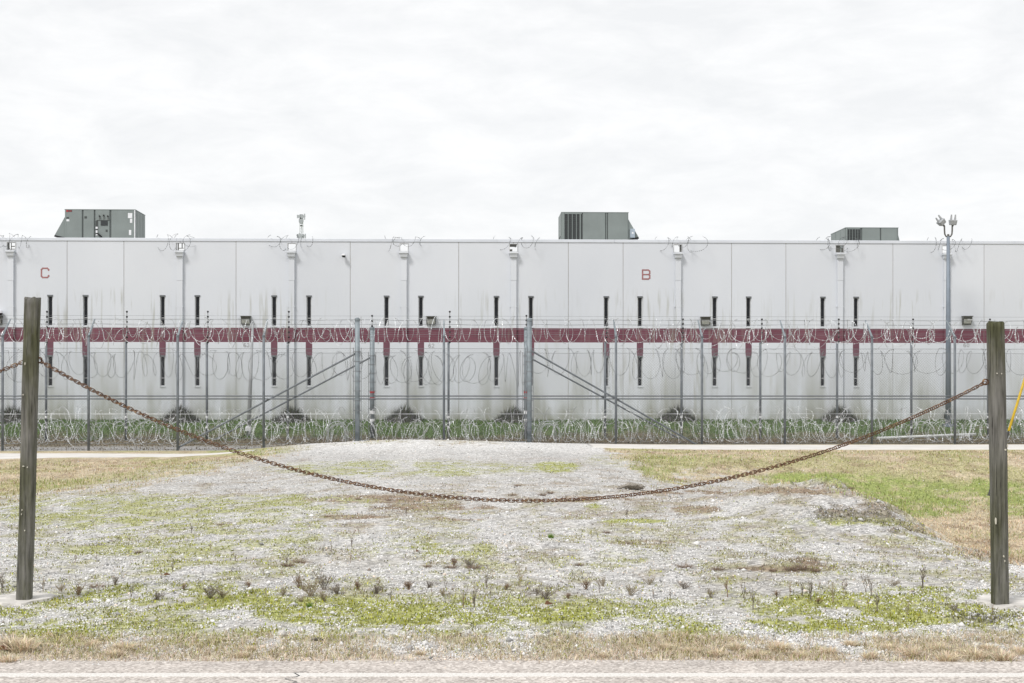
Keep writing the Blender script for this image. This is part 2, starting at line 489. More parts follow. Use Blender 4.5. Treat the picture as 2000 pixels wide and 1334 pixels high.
# ------------------------------------------------------------------ terrain height
def edge_x(Y):
    return np.interp(Y, [8, 11, 13, 14.6, 16.4, 19.5, 22.3, 24, 30], [4.9, 4.7, 4.6, 4.62, 4.72, 5.05, 5.18, 5.1, 5.0])
def height(X, Y):
    X = np.asarray(X, float); Y = np.asarray(Y, float)
    z = np.zeros(np.broadcast(X, Y).shape)
    Yc = Y - 0.03 * X
    # bank up to the building
    z = z + 0.68 * sstep(56.3, 61.4, Yc)
    # crown of the gravel drive in front of the fence
    dx = np.where(X < -3.5, (X + 3.5) / 3.4, (X + 3.5) / 5.2)
    z = z + 0.26 * np.exp(-dx ** 2) * np.exp(-((Y - 46.8) / 4.5) ** 2)
    # lower ground on the left
    z = z - 0.20 * sstep(-6.5, -10.5, X) * sstep(14, 30, Y) * (1 - sstep(52, 57, Yc))
    z = z - 0.12 * sstep(-3.0, -6.0, X) * sstep(14, 20, Y) * (1 - sstep(30, 38, Y))
    # ditch on the right
    ex = edge_x(Y) + (fbm(X * 0.35 + 4, Y * 0.9 + 4, 19) - 0.5) * 0.9
    act = sstep(12.0, 18.0, Y) * (1 - sstep(31, 39, Y))
    z = z - 0.60 * sstep(ex - 0.15, ex + 1.6, X) * act
    # low ground behind the bank
    z = z - 0.26 * sstep(1.8, 4.2, X) * (1 - sstep(ex - 0.05, ex + 1.3, X)) * sstep(22.6, 24.8, Y) * (1 - sstep(31, 39, Y))
    # spoil bank at the edge of the drive
    yr_ = Y - 0.5 * (X - 4.2)
    ridge = sstep(2.4, 4.3, X) * (1 - sstep(ex - 0.30, ex + 0.45, X)) * sstep(15.6, 20.2, yr_) * (1 - sstep(22.3, 24.0, Y))
    z = z + 0.27 * ridge
    z = z + 0.13 * np.exp(-((X - 5.02) / 0.30) ** 2 - ((Y - 22.0) / 0.55) ** 2)
    z = z + 0.07 * np.exp(-((X - 2.45) / 0.35) ** 2 - ((Y - 13.6) / 0.30) ** 2)
    z = z + (fbm(X * 2.6 + 9, Y * 1.8 + 9, 15) - 0.45) * 0.17 * ridge
    # gentle unevenness off the road
    off = sstep(8.9, 11.5, Y) * (1 - sstep(43, 46, Y) * (1 - sstep(50, 53, Y)))
    z = z + (fbm(X * 0.45 + 50, Y * 0.45 + 50, 3) - 0.5) * 0.10 * off
    z = z + (fbm(X * 2.2 + 50, Y * 2.2 + 50, 5) - 0.5) * 0.045 * off
    return z
def hz(x, y):
    return float(height(np.array([x]), np.array([y]))[0])

def proj(X, Y, Z):
    return 1000 + F * X / Y, HOR + F * (EYE - Z) / Y
def ground_at(px, py):
    """walk the viewing ray to the terrain: the place on the ground that the photograph shows there"""
    Y = F * EYE / (py - HOR)
    for _ in range(12):
        X = (px - 1000) * Y / F
        Y = 0.5 * Y + 0.5 * F * (EYE - hz(X, Y)) / (py - HOR)
    X = (px - 1000) * Y / F
    return X, Y, hz(X, Y)

# ------------------------------------------------------------------ ground cover
def ell(px, py, cx, cy, rx, ry):
    d = ((px - cx) / rx) ** 2 + ((py - cy) / ry) ** 2
    return np.clip((1.25 - d) * 1.3, 0, 1)
def cover(X, Y, Z):
    px, py = proj(X, np.maximum(Y, 3.0), Z)
    n1 = fbm(X * 0.9, Y * 0.55, 21); n2 = fbm(X * 3.1, Y * 1.6, 31); n3 = fbm(X * 7.0, Y * 4.0, 41, 3)
    nb = (n1 - 0.5) * 60 + (n2 - 0.5) * 30
    Yc = Y - 0.03 * X
    front = (Yc < 50.2).astype(float)
    yl = np.interp(px, [-400, 0, 100, 250, 440, 520, 600, 640], [990, 972, 962, 940, 912, 893, 868, 850])
    gl = sstep(-16, 16, yl - py + nb * 0.7 + (n3 - 0.5) * 30) * front * (X < 0)
    yr = np.interp(px, [1170, 1230, 1300, 1400, 1480, 1560, 1640, 1720, 1790, 1880, 1960, 2400], [868, 905, 940, 938, 935, 940, 948, 972, 1005, 1055, 1080, 1095])
    inr = np.maximum(sstep(-14, 14, yr - py + nb * np.interp(px, [1200, 1400, 1500], [1.0, 1.0, 0.5]) + (n3 - 0.5) * 40) * (px > 1180), sstep(-0.1, 1.2, X - edge_x(Y) + (n2 - 0.5) * 1.2) * sstep(13.5, 15.5, Y) * (px > 1500)) * front * (X > 0)
    grass = np.clip(gl + inr, 0, 1)
    green = np.maximum.reduce([ell(px, py, 1690, 960, 190, 38), ell(px, py, 1800, 990, 110, 25), ell(px, py, 1900, 955, 140, 22), ell(px, py, 1600, 935, 130, 14),
                               0.9 * ell(px, py, 1985, 985, 70, 30), 0.55 * ell(px, py, 1290, 912, 110, 22), 0.75 * ell(px, py, 480, 882, 110, 9), 0.28 * ell(px, py, 300, 945, 330, 16),
                               0.35 * ell(px, py, 1500, 900, 200, 8), 0.4 * ell(px, py, 1400, 895, 90, 10)])
    green = np.clip(green * sstep(0.34, 0.62, n2 * 0.6 + n3 * 0.4 + (green - 0.5) * 0.16) + 0.26 * sstep(0.52, 0.64, n1), 0, 1) * grass
    moss = np.maximum.reduce([
        1.0 * ell(px, py, 830, 1200, 430, 24), 0.8 * ell(px, py, 520, 1180, 330, 16), 0.7 * ell(px, py, 330, 1160, 260, 24), 0.8 * ell(px, py, 90, 1228, 130, 20),
        0.85 * ell(px, py, 1700, 1195, 270, 45), 0.6 * ell(px, py, 1430, 1220, 260, 30), 0.6 * ell(px, py, 1830, 1160, 150, 20), 1.0 * ell(px, py, 1240, 1018, 75, 4.5), 0.9 * ell(px, py, 1160, 988, 16, 5),
        0.55 * ell(px, py, 220, 1000, 330, 42), 0.6 * ell(px, py, 230, 1075, 150, 12), 0.6 * ell(px, py, 840, 1072, 180, 18), 0.55 * ell(px, py, 800, 915, 300, 18), 0.8 * ell(px, py, 1085, 912, 50, 12),
        0.55 * ell(px, py, 560, 985, 240, 22), 0.45 * ell(px, py, 430, 1110, 260, 20), 0.75 * ell(px, py, 1700, 1020, 200, 11), 0.55 * ell(px, py, 1820, 1040, 100, 18), 0.5 * ell(px, py, 600, 1230, 500, 22),
        0.5 * ell(px, py, 250, 1245, 300, 20), 0.55 * sstep(1150, 1175, py + nb * 0.3) * sstep(1248, 1225, py + nb * 0.3), 0.5 * ell(px, py, 420, 1045, 330, 60), 0.45 * ell(px, py, 1100, 1090, 260, 30), 0.35 * ell(px, py, 1250, 900, 120, 16), 0.30 * sstep(880, 1060, py) + 0 * px])
    n4 = fbm(X * 16, Y * 8, 47, 3)
    xt = X + 0.6 + 0.045 * (Y - 10)
    track = (np.exp(-((xt - 0.95) / 0.40) ** 2) + np.exp(-((xt + 0.95) / 0.40) ** 2)) * sstep(12.2, 14.0, Y)
    moss = moss * (1 - 0.35 * track)
    moss = np.clip(moss * 1.5 * sstep(0.41, 0.58, n2 * 0.42 + n3 * 0.30 + n4 * 0.28 + (moss - 0.5) * 0.20), 0, 1) * (1 - grass) * front * sstep(1290, 1270, py)
    brown = np.maximum.reduce([ell(px, py, 720, 975, 190, 9), ell(px, py, 690, 1010, 90, 5), ell(px, py, 900, 1013, 80, 5), ell(px, py, 850, 990, 160, 8), 0.8 * ell(px, py, 1130, 975, 130, 8),
                               ell(px, py, 1540, 1110, 110, 9), ell(px, py, 1570, 1098, 40, 12), 0.9 * ell(px, py, 1250, 1060, 80, 7), ell(px, py, 1360, 995, 60, 9), ell(px, py, 1350, 962, 90, 5), ell(px, py, 1540, 958, 110, 7),
                               0.7 * ell(px, py, 420, 1022, 60, 5), 0.7 * ell(px, py, 930, 960, 60, 4), 0.6 * ell(px, py, 1050, 945, 60, 7), 0.8 * ell(px, py, 1600, 962, 60, 5), ell(px, py, 800, 1100, 120, 6) * 0.6,
                               0.8 * ell(px, py, 1690, 1000, 120, 22), 0.8 * ell(px, py, 1650, 948, 60, 8), 0.8 * ell(px, py, 1790, 1035, 70, 14), 0.7 * ell(px, py, 1920, 1205, 90, 14), 0.36 + 0.12 * sstep(940, 965, py) * sstep(1120, 1090, py) + 0 * px])
    brown = np.clip(brown * 1.3 * (1 - 0.8 * sstep(905, 885, py)) * sstep(0.44, 0.62, n2 * 0.5 + n1 * 0.25 + n3 * 0.25 + (brown - 0.5) * 0.2), 0, 1) * (1 - grass) * (1 - moss) * front * sstep(1292, 1275, py)
    bank = np.maximum.reduce([ell(px, py, 1690, 1002, 110, 20), ell(px, py, 1780, 1028, 90, 16), 0.8 * ell(px, py, 1610, 1012, 60, 10), 0.7 * ell(px, py, 1850, 1046, 60, 10), 0.9 * ell(px, py, 1640, 947, 50, 9), 0.8 * ell(px, py, 1925, 1208, 80, 10)]) * sstep(0.36, 0.56, n2 * 0.5 + n3 * 0.5) * (1 - grass)
    dband = sstep(1232, 1252, py + nb * 0.3) * sstep(1300, 1284, py + nb * 0.15)
    dry2 = dband * np.clip(np.interp(px, [-200, 100, 300, 700, 1000, 1250, 1450, 2300], [0.65, 0.52, 0.58, 0.42, 0.48, 0.85, 1.0, 1.0]) * sstep(0.37, 0.53, n2 * 0.45 + n1 * 0.25 + n3 * 0.3 + 0.04), 0, 1)
    sand = sstep(1262, 1290, py + nb * 0.35) * front
    return dict(grass=grass, green=green, moss=moss, brown=brown, dry2=dry2, sand=sand, bank=bank, track=track, px=px, py=py, n1=n1, n2=n2, n3=n3, Yc=Yc, front=front)

C_GRAVEL = np.array([0.450, 0.442, 0.432]); C_SAND = np.array([0.50, 0.44, 0.385]); C_DRY = np.array([0.545, 0.46, 0.33]); C_GREEN = np.array([0.265, 0.305, 0.105])
C_MOSS = np.array([0.300, 0.315, 0.070]); C_BROWN = np.array([0.245, 0.180, 0.125]); C_BACK = np.array([0.175, 0.150, 0.105]); C_BACKG = np.array([0.095, 0.145, 0.050])
def lerp(a, b, w):
    w = np.asarray(w)[..., None]
    return a * (1 - w) + b * w

def axis(segs):
    out = []
    for a, b, s in segs:
        out += list(np.arange(a, b - 1e-6, s))
    out.append(segs[-1][1])
    return np.array(out)
xs = axis([(-900, -100, 200), (-100, -40, 15), (-40, -22, 2), (-22, -9, 0.16), (-9, 9, 0.075), (9, 22, 0.16), (22, 40, 2), (40, 100, 15), (100, 900, 200)])
ys = axis([(-300, -20, 70), (-20, 7, 3), (7, 13, 0.06), (13, 20, 0.09), (20, 32, 0.14), (32, 63, 0.25), (63, 100, 6), (100, 300, 50), (300, 2500, 550)])
GX, GY = np.meshgrid(xs, ys)
GZ = height(GX, GY)
cv = cover(GX, GY, GZ)
big = fbm(GX * 0.3, GY * 0.3, 71)
col = np.broadcast_to(C_GRAVEL, GX.shape + (3,)).copy()
col *= (0.88 + 0.26 * fbm(GX * 1.1, GY * 0.7, 81))[..., None]
col *= (1 + 0.10 * cv['track'])[..., None]
# the crown by the path is freshly spread, whiter stone
col = lerp(col, np.array([0.64, 0.635, 0.625]), sstep(40, 45, GY) * cv['front'] * (1 - cv['grass']) * 0.7)
soil = sstep(0.50, 0.36, fbm(GX * 2.4, GY * 1.6, 55)) * cv['front'] * (1 - cv['grass'])
col = lerp(col, np.array([0.36, 0.34, 0.31]), soil * 0.55 * (1 - sstep(30, 42, GY)))
col = lerp(col, C_SAND, cv['sand'] * 0.85)
col = lerp(col, C_BROWN, cv['brown'] * 0.95)
col = lerp(col, C_MOSS, cv['moss'] * 0.8)
col = lerp(col, np.array([0.22, 0.205, 0.175]), cv['bank'] * 0.75)
col = lerp(col, C_DRY * 0.95, cv['dry2'] * 0.6)
gcol = lerp(np.broadcast_to(C_DRY * 0.86, col.shape), C_GREEN, cv['green'])
gcol = lerp(gcol, np.array([0.33, 0.325, 0.145]), 0.6 * sstep(0.48, 0.60, fbm(GX * 0.8 + 7, GY * 0.35 + 7, 77)) * (1 - cv['green']))
gcol = lerp(gcol, C_BROWN, 0.6 * sstep(0.5, 0.68, cv['n2']) * (1 - cv['green']))
col = lerp(col, gcol, cv['grass'])
# strip between and behind the fences
back = sstep(50.0, 50.5, cv['Yc'])
bcol = lerp(np.broadcast_to(C_BACK, col.shape), C_BACKG, sstep(56.0, 59.0, cv['Yc'] + (cv['n1'] - 0.5) * 5))
grl = sstep(-7, -10, GX) * sstep(54.5, 52.5, cv['Yc'])
bcol = lerp(bcol, np.array([0.33, 0.325, 0.32]), grl)
col = lerp(col, bcol, back)
nxv, nyv = len(xs), len(ys)
idx = np.arange(nxv * nyv).reshape(nyv, nxv)
a0 = idx[:-1, :-1].ravel(); a1 = idx[:-1, 1:].ravel(); a2 = idx[1:, 1:].ravel(); a3 = idx[1:, :-1].ravel()
tris = np.concatenate([np.stack([a0, a1, a2], 1), np.stack([a0, a2, a3], 1)])
gm = raw_mesh('ground', np.stack([GX, GY, GZ], -1).reshape(-1, 3), tris, np.clip(col.reshape(-1, 3), 0, 1), M['ground'])
gm.polygons.foreach_set('use_smooth', np.ones(len(gm.polygons), dtype=bool))
ground = tag(link('ground', gm), 'rough ground of gravel, moss and grass running up to the building', kind='structure')

# road at the bottom of the picture, with a ragged edge and a painted edge line
b = MB()
rx = np.arange(-60, 60.01, 0.12)
for i, x in enumerate(rx):
    e = 8.70 + 0.10 * (float(fbm(np.array([x * 1.1]), np.array([3.0]), 91)[0]) - 0.5) + 0.05 * (float(fbm(np.array([x * 7.0]), np.array([9.0]), 92)[0]) - 0.5)
    b.v += [(x, 1.2, 0.006), (x, e - 0.05, 0.010), (x, e, -0.004)]
    if i:
        k = 3 * i
        b.f += [(k - 3, k, k + 1, k - 2), (k - 2, k + 1, k + 2, k - 1)]
tag(b.build('road', M['road'], fixn=False), 'pinkish chip-seal road along the bottom of the picture', kind='structure')
b = MB()
lx = np.arange(-60, 60.01, 0.03)
for i, x in enumerate(lx):
    j = [float(v) for v in (rng.random(2) - 0.5) * 0.012]
    b.v += [(x, 8.147 + j[0], 0.006), (x, 8.150 + j[0], 0.0138), (x, 8.245 + j[1], 0.0138), (x, 8.248 + j[1], 0.006)]
    if i: b.f += [(4 * i - 4 + q, 4 * i + q, 4 * i + q + 1, 4 * i - 3 + q) for q in range(3)]
tag(b.build('road_edge_line', M['line'], fixn=False), 'white painted edge line on the road', kind='structure')
# crack in the road surface
b = MB()
cp = [(-1.27, 7.85), (-1.21, 7.99), (-1.29, 8.08), (-1.22, 8.16), (-1.26, 8.24), (-1.20, 8.31)]
for (x0, y0), (x1, y1) in zip(cp[:-1], cp[1:]):
    b.add([(x0 - 0.005, y0, 0.0150), (x0 + 0.005, y0, 0.0150), (x1 + 0.005, y1, 0.0150), (x1 - 0.005, y1, 0.0150)], [(0, 1, 2, 3)])
tag(b.build('road_crack', M['dark'], fixn=False), 'dark zigzag crack crossing the road edge line', kind='structure')

# concrete path in front of the fence
def strip(name, x0, x1, yf, yn, label):
    b = MB(); n = int((x1 - x0) / 0.25); m = 10
    for i in range(n + 1):
        x = x0 + (x1 - x0) * i / n
        ya = yn(x); yb = yf(x)
        for k in range(m + 1):
            y = ya + (yb - ya) * k / m
            b.v.append((x, y, hz(x, y) + (0.02 if 0 < k < m else -0.03)))
        if i:
            for k in range(m):
                q = i * (m + 1) + k
                b.f.append((q - m - 1, q, q + 1, q - m))
    tag(b.build(name, M['conc'], fixn=False), label, kind='structure')
strip('concrete_path', 2.6, 30, lambda x: 49.7 + 0.03 * x, lambda x: 44.4 + 0.035 * x + 0.9 * math.exp(-(x - 2.6) / 2.0), 'pale concrete path running along the fence')
strip('concrete_apron', -30, -8.3, lambda x: 46.6 + 0.03 * x + 1.2 * min(1, max(0, (-8.3 - x) / 6)), lambda x: 43.6 + 0.03 * x + 2.6 * math.exp((x + 8.3) / 1.8), 'pale concrete apron at the left below the fence')

# ------------------------------------------------------------------ scattered stones and blades (uncountable)
def sample_px(n, py0, py1, px0=-160, px1=2160):
    px = rng.uniform(px0, px1, n); py = rng.uniform(py0, py1, n)
    Y = F * EYE / (py - HOR); X = (px - 1000) * Y / F
    return X, Y, height(X, Y)

def stones(n):
    X, Y, Z = sample_px(n, 862, 1316)
    c = cover(X, Y, Z)
    p = np.clip(1.05 - 0.95 * c['grass'] - 0.72 * c['moss'] - 0.8 * c['brown'] - 0.1 * c['bank'] - 0.55 * c['dry2'], 0.02, 1) * c['front']
    p *= 1 - 0.85 * sstep(1296, 1312, c['py'])
    p *= 0.22 + 0.78 * sstep(0.34, 0.54, fbm(X * 2.4, Y * 1.6, 55))
    p = np.where((X < -8.2) & (Y > 41.5), 0, p); p = np.where((X > 2.6) & (Y > 44.2), 0.0, p)
    k = rng.random(n) < p
    X, Y, Z = X[k], Y[k], Z[k]; sand = c['sand'][k]; n = len(X)
    size = (0.0042 + 0.0085 * rng.random(n) ** 2.4) * np.interp(Y, [8, 14, 25, 45], [1.0, 1.15, 1.5, 2.0])
    size = np.where(rng.random(n) < 0.018, size * rng.uniform(1.5, 2.8, n), size) * (1 - 0.3 * sand) * (1 + 0.9 * c['bank'][k])
    base = np.array([[1, 0, 0], [0, 1, 0], [-1, 0, 0], [0, -1, 0], [0, 0, 1], [0, 0, -1]], float)
    tri = np.array([[0, 1, 4], [1, 2, 4], [2, 3, 4], [3, 0, 4], [1, 0, 5], [2, 1, 5], [3, 2, 5], [0, 3, 5]])
    v = np.broadcast_to(base, (n, 6, 3)) * rng.uniform(0.65, 1.25, (n, 6, 1))
    v = v + rng.uniform(-0.22, 0.22, (n, 6, 3))
    v = v * np.stack([np.ones(n), rng.uniform(0.6, 1, n), rng.uniform(0.45, 0.8, n)], 1)[:, None, :]
    ang = rng.uniform(0, 6.283, n); ca, sa = np.cos(ang)[:, None], np.sin(ang)[:, None]
    tl = rng.uniform(-0.6, 0.6, n)[:, None]
    x, y, z = v[..., 0], v[..., 1], v[..., 2]
    x, z = x * np.cos(tl) + z * np.sin(tl), z * np.cos(tl) - x * np.sin(tl)
    x, y = x * ca - y * sa, x * sa + y * ca
    co = np.stack([x, y, z], -1) * size[:, None, None]
    co += np.stack([X, Y, Z + size * 0.25], 1)[:, None, :]
    g = np.clip(rng.normal(0.67, 0.12, n), 0.25, 0.88)
    tone = np.stack([g * 1.012, g * 1.0, g * 0.985], 1)
    warm = rng.random(n) < (0.05 + 0.5 * sand)
    tone = np.where(warm[:, None], tone * np.array([1.0, 0.86, 0.74]), tone)
    tone *= (1 - 0.35 * c['bank'][k])[:, None]
    drk = rng.random(n) < 0.10 + 0.2 * c['bank'][k]
    tone = np.where(drk[:, None], tone * 0.45, tone)
    colr = np.repeat(tone[:, None, :], 6, 1)
    tr = (tri[None] + (np.arange(n) * 6)[:, None, None]).reshape(-1, 3)
    me = raw_mesh('gravel_stones', co.reshape(-1, 3), tr, colr.reshape(-1, 3), M['stone'])
    return tag(link('gravel_stones', me), 'loose pale grey gravel covering the drive', 'gravel', kind='stuff')
stones(300000)

def blades(name, X, Y, Z, hgt, wid, colr, label, cat, lean=0.5, two=True):
    """each blade is a tapering bent strip of three triangles"""
    n = len(X)
    ang = rng.uniform(0, 6.283, n); la = rng.uniform(0, 6.283, n); ll = rng.random(n) * lean
    wx, wy = np.cos(ang) * wid, np.sin(ang) * wid
    dx, dy = np.cos(la) * ll * hgt, np.sin(la) * ll * hgt
    o = np.stack([X, Y, Z], 1)
    h1 = hgt * 0.55
    v0 = o + np.stack([-wx, -wy, -0.005 + 0 * hgt], 1); v1 = o + np.stack([wx, wy, -0.005 + 0 * hgt], 1)
    v2 = o + np.stack([dx * 0.35 - wx * 0.7, dy * 0.35 - wy * 0.7, h1], 1); v3 = o + np.stack([dx * 0.35 + wx * 0.7, dy * 0.35 + wy * 0.7, h1], 1)
    v4 = o + np.stack([dx, dy, hgt * (1 - 0.25 * ll)], 1)
    co = np.stack([v0, v1, v2, v3, v4], 1)
    t = np.array([[0, 1, 3], [0, 3, 2], [2, 3, 4]])
    tr = (t[None] + (np.arange(n) * 5)[:, None, None]).reshape(-1, 3)
    cc = np.repeat(colr[:, None, :], 5, 1)
    me = raw_mesh(name, co.reshape(-1, 3), tr, np.clip(cc.reshape(-1, 3), 0, 1), M['blade'])
    return tag(link(name, me), label, cat, kind='stuff')

def jitter(c, n, s=0.22):
    return c * (1 + rng.normal(0, s, (n, 1))) * (1 + rng.normal(0, 0.05, (n, 3)))

# meadow grass left and right of the drive
X, Y, Z = sample_px(170000, 876, 1120)
c = cover(X, Y, Z); k = rng.random(len(X)) < c['grass'] * np.where((X < -8.2) & (Y > 41.5), 0, 1) * np.where((X > 2.6) & (Y > 44.0), 0, 1)
X, Y, Z = X[k], Y[k], Z[k]; g = c['green'][k]; n2 = c['n2'][k]
isg = rng.random(len(X)) < g * 0.72
kd = ~isg
n = kd.sum()
dc = jitter(C_DRY * 1.12, n); olv = rng.random(n) < 0.7 * sstep(0.48, 0.60, fbm(X[kd] * 0.8 + 7, Y[kd] * 0.35 + 7, 77)); dc[olv] = jitter(np.array([0.36, 0.355, 0.150]), int(olv.sum())); brn = rng.random(n) < 0.5 * sstep(0.48, 0.66, n2[kd]); dc[brn] *= np.array([0.66, 0.58, 0.55])
blades('dry_grass', X[kd], Y[kd], Z[kd], rng.uniform(0.015, 0.055, n) * np.interp(Y[kd], [10, 45], [1, 1.4]), 0.0028 * np.interp(Y[kd], [8, 20, 45], [1, 2.2, 4.0]), dc,
       'short tan winter grass on both sides of the drive', 'grass', 1.6)
n = isg.sum()
blades('green_grass', X[isg], Y[isg], Z[isg], rng.uniform(0.03, 0.105, n), 0.0030 * np.interp(Y[isg], [8, 20, 45], [1, 2.0, 3.6]), jitter(C_GREEN * 1.2, n, 0.28),
       'fresh green grass growing in patches beside the drive', 'grass', 1.1)
# moss and small weeds in the gravel
X, Y, Z = sample_px(150000, 880, 1285)
c = cover(X, Y, Z); k = rng.random(len(X)) < c['moss'] * 0.9
X, Y, Z = X[k], Y[k], Z[k]; n = len(X); py = c['py'][k]
mc = jitter(C_MOSS * 1.15, n, 0.25); ol = rng.random(n) < 0.42; mc[ol] *= np.array([0.55, 0.52, 0.70])
yb = rng.random(n) < np.where(py > 1140, 0.30, 0.15); mc[yb] *= np.array([1.32, 1.30, 0.55])
blades('moss', X, Y, Z, rng.uniform(0.006, 0.026, n), 0.0035 * np.interp(Y, [8, 16, 45], [1, 1.8, 4.5]), mc, 'yellow-green moss and tiny weeds matted over the gravel', 'moss', 1.2)
# dead brown mats
X, Y, Z = sample_px(120000, 900, 1290)
c = cover(X, Y, Z); k = rng.random(len(X)) < c['brown'] * 0.8
X, Y, Z = X[k], Y[k], Z[k]; n = len(X)
bc = jitter(C_BROWN * 0.85, n, 0.35); gy = rng.random(n) < 0.4; bc[gy] = jitter(np.array([0.20, 0.185, 0.155]), int(gy.sum()), 0.25)
blades('dead_ground_cover', X, Y, Z, rng.uniform(0.008, 0.045, n), 0.0022 * np.interp(Y, [8, 16, 45], [1, 1.8, 4.0]), bc, 'flat brown dead weeds lying in patches on the gravel', 'dead weeds', 1.6)
# dark dead weeds over the bank
X, Y, Z = sample_px(60000, 935, 1225, 1480, 2050)
c = cover(X, Y, Z); k = rng.random(len(X)) < c['bank'] * 0.38
X, Y, Z = X[k], Y[k], Z[k]; n = len(X)
bc = jitter(np.array([0.125, 0.110, 0.090]), n, 0.35); gy = rng.random(n) < 0.3; bc[gy] = jitter(np.array([0.19, 0.20, 0.07]), int(gy.sum()), 0.25)
blades('bank_weeds', X, Y, Z, rng.uniform(0.008, 0.045, n), 0.0026 * np.interp(Y, [8, 16, 45], [1, 1.8, 4.0]), bc, 'dark dead weeds covering the gravel bank at the right', 'dead weeds', 1.4)
# dry verge along the road
X, Y, Z = sample_px(80000, 1228, 1302)
c = cover(X, Y, Z); k = rng.random(len(X)) < c['dry2'] * 0.75
X, Y, Z = X[k], Y[k], Z[k]; n = len(X)
vc = jitter(np.array([0.64, 0.56, 0.43]), n, 0.2); dk = rng.random(n) < 0.22; vc[dk] *= np.array([0.55, 0.50, 0.45]); gg = rng.random(n) < 0.10; vc[gg] = jitter(C_MOSS * 0.9, int(gg.sum()))
blades('verge_grass', X, Y, Z, rng.uniform(0.012, 0.055, n), np.full(n, 0.0024), vc, 'straw-coloured grass along the edge of the road', 'grass', 2.2)
# rough growth behind the fence
n = 90000
X = rng.uniform(-25, 25, n); Y = rng.uniform(50.3, 61.7, n) + 0.03 * X
k = rng.random(n) < np.where((X < -7.5) & (Y - 0.03 * X < 53.5), 0.12, 0.9); X, Y = X[k], Y[k]
Z = height(X, Y); n = len(X); f = sstep(55.6, 59.0, Y - 0.03 * X + (fbm(X * 0.9, Y * 0.55, 21) - 0.5) * 5)
isg = rng.random(n) < f
bc = np.where(isg[:, None], jitter(C_BACKG * 1.25, n, 0.3), jitter(C_BACK * 1.25, n, 0.35))
blades('bank_grass', X, Y, Z, rng.uniform(0.03, 0.11, n) * (0.7 + 0.4 * f), np.full(n, 0.016), bc, 'dark grass and brown weeds on the bank below the building', 'grass', 0.7)

# ------------------------------------------------------------------ frames of reference for building and fences
class Frame:
    def __init__(self, a, slope):
        self.a = a; self.th = math.atan(slope); self.c = math.cos(self.th); self.s = math.sin(self.th)
    def u(self, px, v=0.0):
        k = (px - 1000) / F
        return (k * (self.a + v * self.c) + v * self.s) / (self.c - k * self.s)
    def world(self, u, v, z=0.0):
        return (u * self.c - v * self.s, self.a + u * self.s + v * self.c, z)
    def uz(self, px, py, v=0.0):
        u = self.u(px, v); Yw = self.world(u, v)[1]
        return u, EYE - (py - HOR) * Yw / F
    def z(self, px, py, v=0.0): return self.uz(px, py, v)[1]
    def h(self, u, v): return hz(*self.world(u, v)[:2])
    def root(self, name): return empty(name, (0, self.a, 0), self.th)

BL = Frame(61.7, 0.0315)
# ------------------------------------------------------------------ the building
bld = BL.root('prison_building')
tag(bld, 'long off-white concrete prison building with maroon band and slit windows', 'building')
Z_TOP = 8.50; Z_BOT = -0.3; PT = 0.17
Z_SC0, Z_SC1 = 8.02, 8.33                     # scupper openings
pipes_px = [22, 352, 570, 789, 1003, 1324, 1640, 1848]
seams_px = [-200, -88, 22, 131, 242, 352, 461, 570, 684, 789, 896, 1003, 1110, 1217, 1324, 1429, 1535, 1640, 1744, 1848, 1922, 2030, 2140, 2250]
win_px = [98, 167, 317.5, 385.5, 535.5, 603.5, 755, 822, 969.5, 1037, 1184, 1250, 1396, 1462, 1607, 1672]
WZ = [(4.76, 6.06), (2.17, 3.47)]; WW = 0.215
holes = []
for px in win_px:
    u = BL.u(px)
    for z0, z1 in WZ: holes.append((u - WW / 2, u + WW / 2, z0, z1))
for px in pipes_px:
    u = BL.u(px); holes.append((u - 0.165, u + 0.165, Z_SC0, Z_SC1))

def slab(u0, u1, z0, z1, y0, y1, hs):
    """flat slab with rectangular openings cut right through"""
    hs = [(max(a, u0), min(b_, u1), c_, d) for a, b_, c_, d in hs if b_ > u0 + 1e-4 and a < u1 - 1e-4]
    U = sorted({u0, u1, *[h[0] for h in hs], *[h[1] for h in hs]}); Zs = sorted({z0, z1, *[h[2] for h in hs], *[h[3] for h in hs]})
    def solid(i, k):
        if i < 0 or k < 0 or i >= len(U) - 1 or k >= len(Zs) - 1: return False
        cu = (U[i] + U[i + 1]) / 2; cz = (Zs[k] + Zs[k + 1]) / 2
        return not any(h[0] < cu < h[1] and h[2] < cz < h[3] for h in hs)
    m = MB()
    for i in range(len(U) - 1):
        for k in range(len(Zs) - 1):
            if not solid(i, k): continue
            a, b_, c_, d = U[i], U[i + 1], Zs[k], Zs[k + 1]
            m.add([(a, y0, c_), (b_, y0, c_), (b_, y0, d), (a, y0, d)], [(0, 1, 2, 3)])
            m.add([(a, y1, c_), (b_, y1, c_), (b_, y1, d), (a, y1, d)], [(3, 2, 1, 0)])
            if not solid(i - 1, k): m.add([(a, y0, c_), (a, y0, d), (a, y1, d), (a, y1, c_)], [(0, 1, 2, 3)])
            if not solid(i + 1, k): m.add([(b_, y0, c_), (b_, y1, c_), (b_, y1, d), (b_, y0, d)], [(0, 1, 2, 3)])
            if not solid(i, k - 1): m.add([(a, y0, c_), (a, y1, c_), (b_, y1, c_), (b_, y0, c_)], [(0, 1, 2, 3)])
            if not solid(i, k + 1): m.add([(a, y0, d), (b_, y0, d), (b_, y1, d), (a, y1, d)], [(0, 1, 2, 3)])
    return m
su = [BL.u(p) for p in seams_px]
for i in range(len(su) - 1):
    slab(su[i] + 0.011, su[i + 1] - 0.011, Z_BOT, Z_TOP, 0, PT, holes).build('wall_panel', M['wall'], bld, fixn=False)
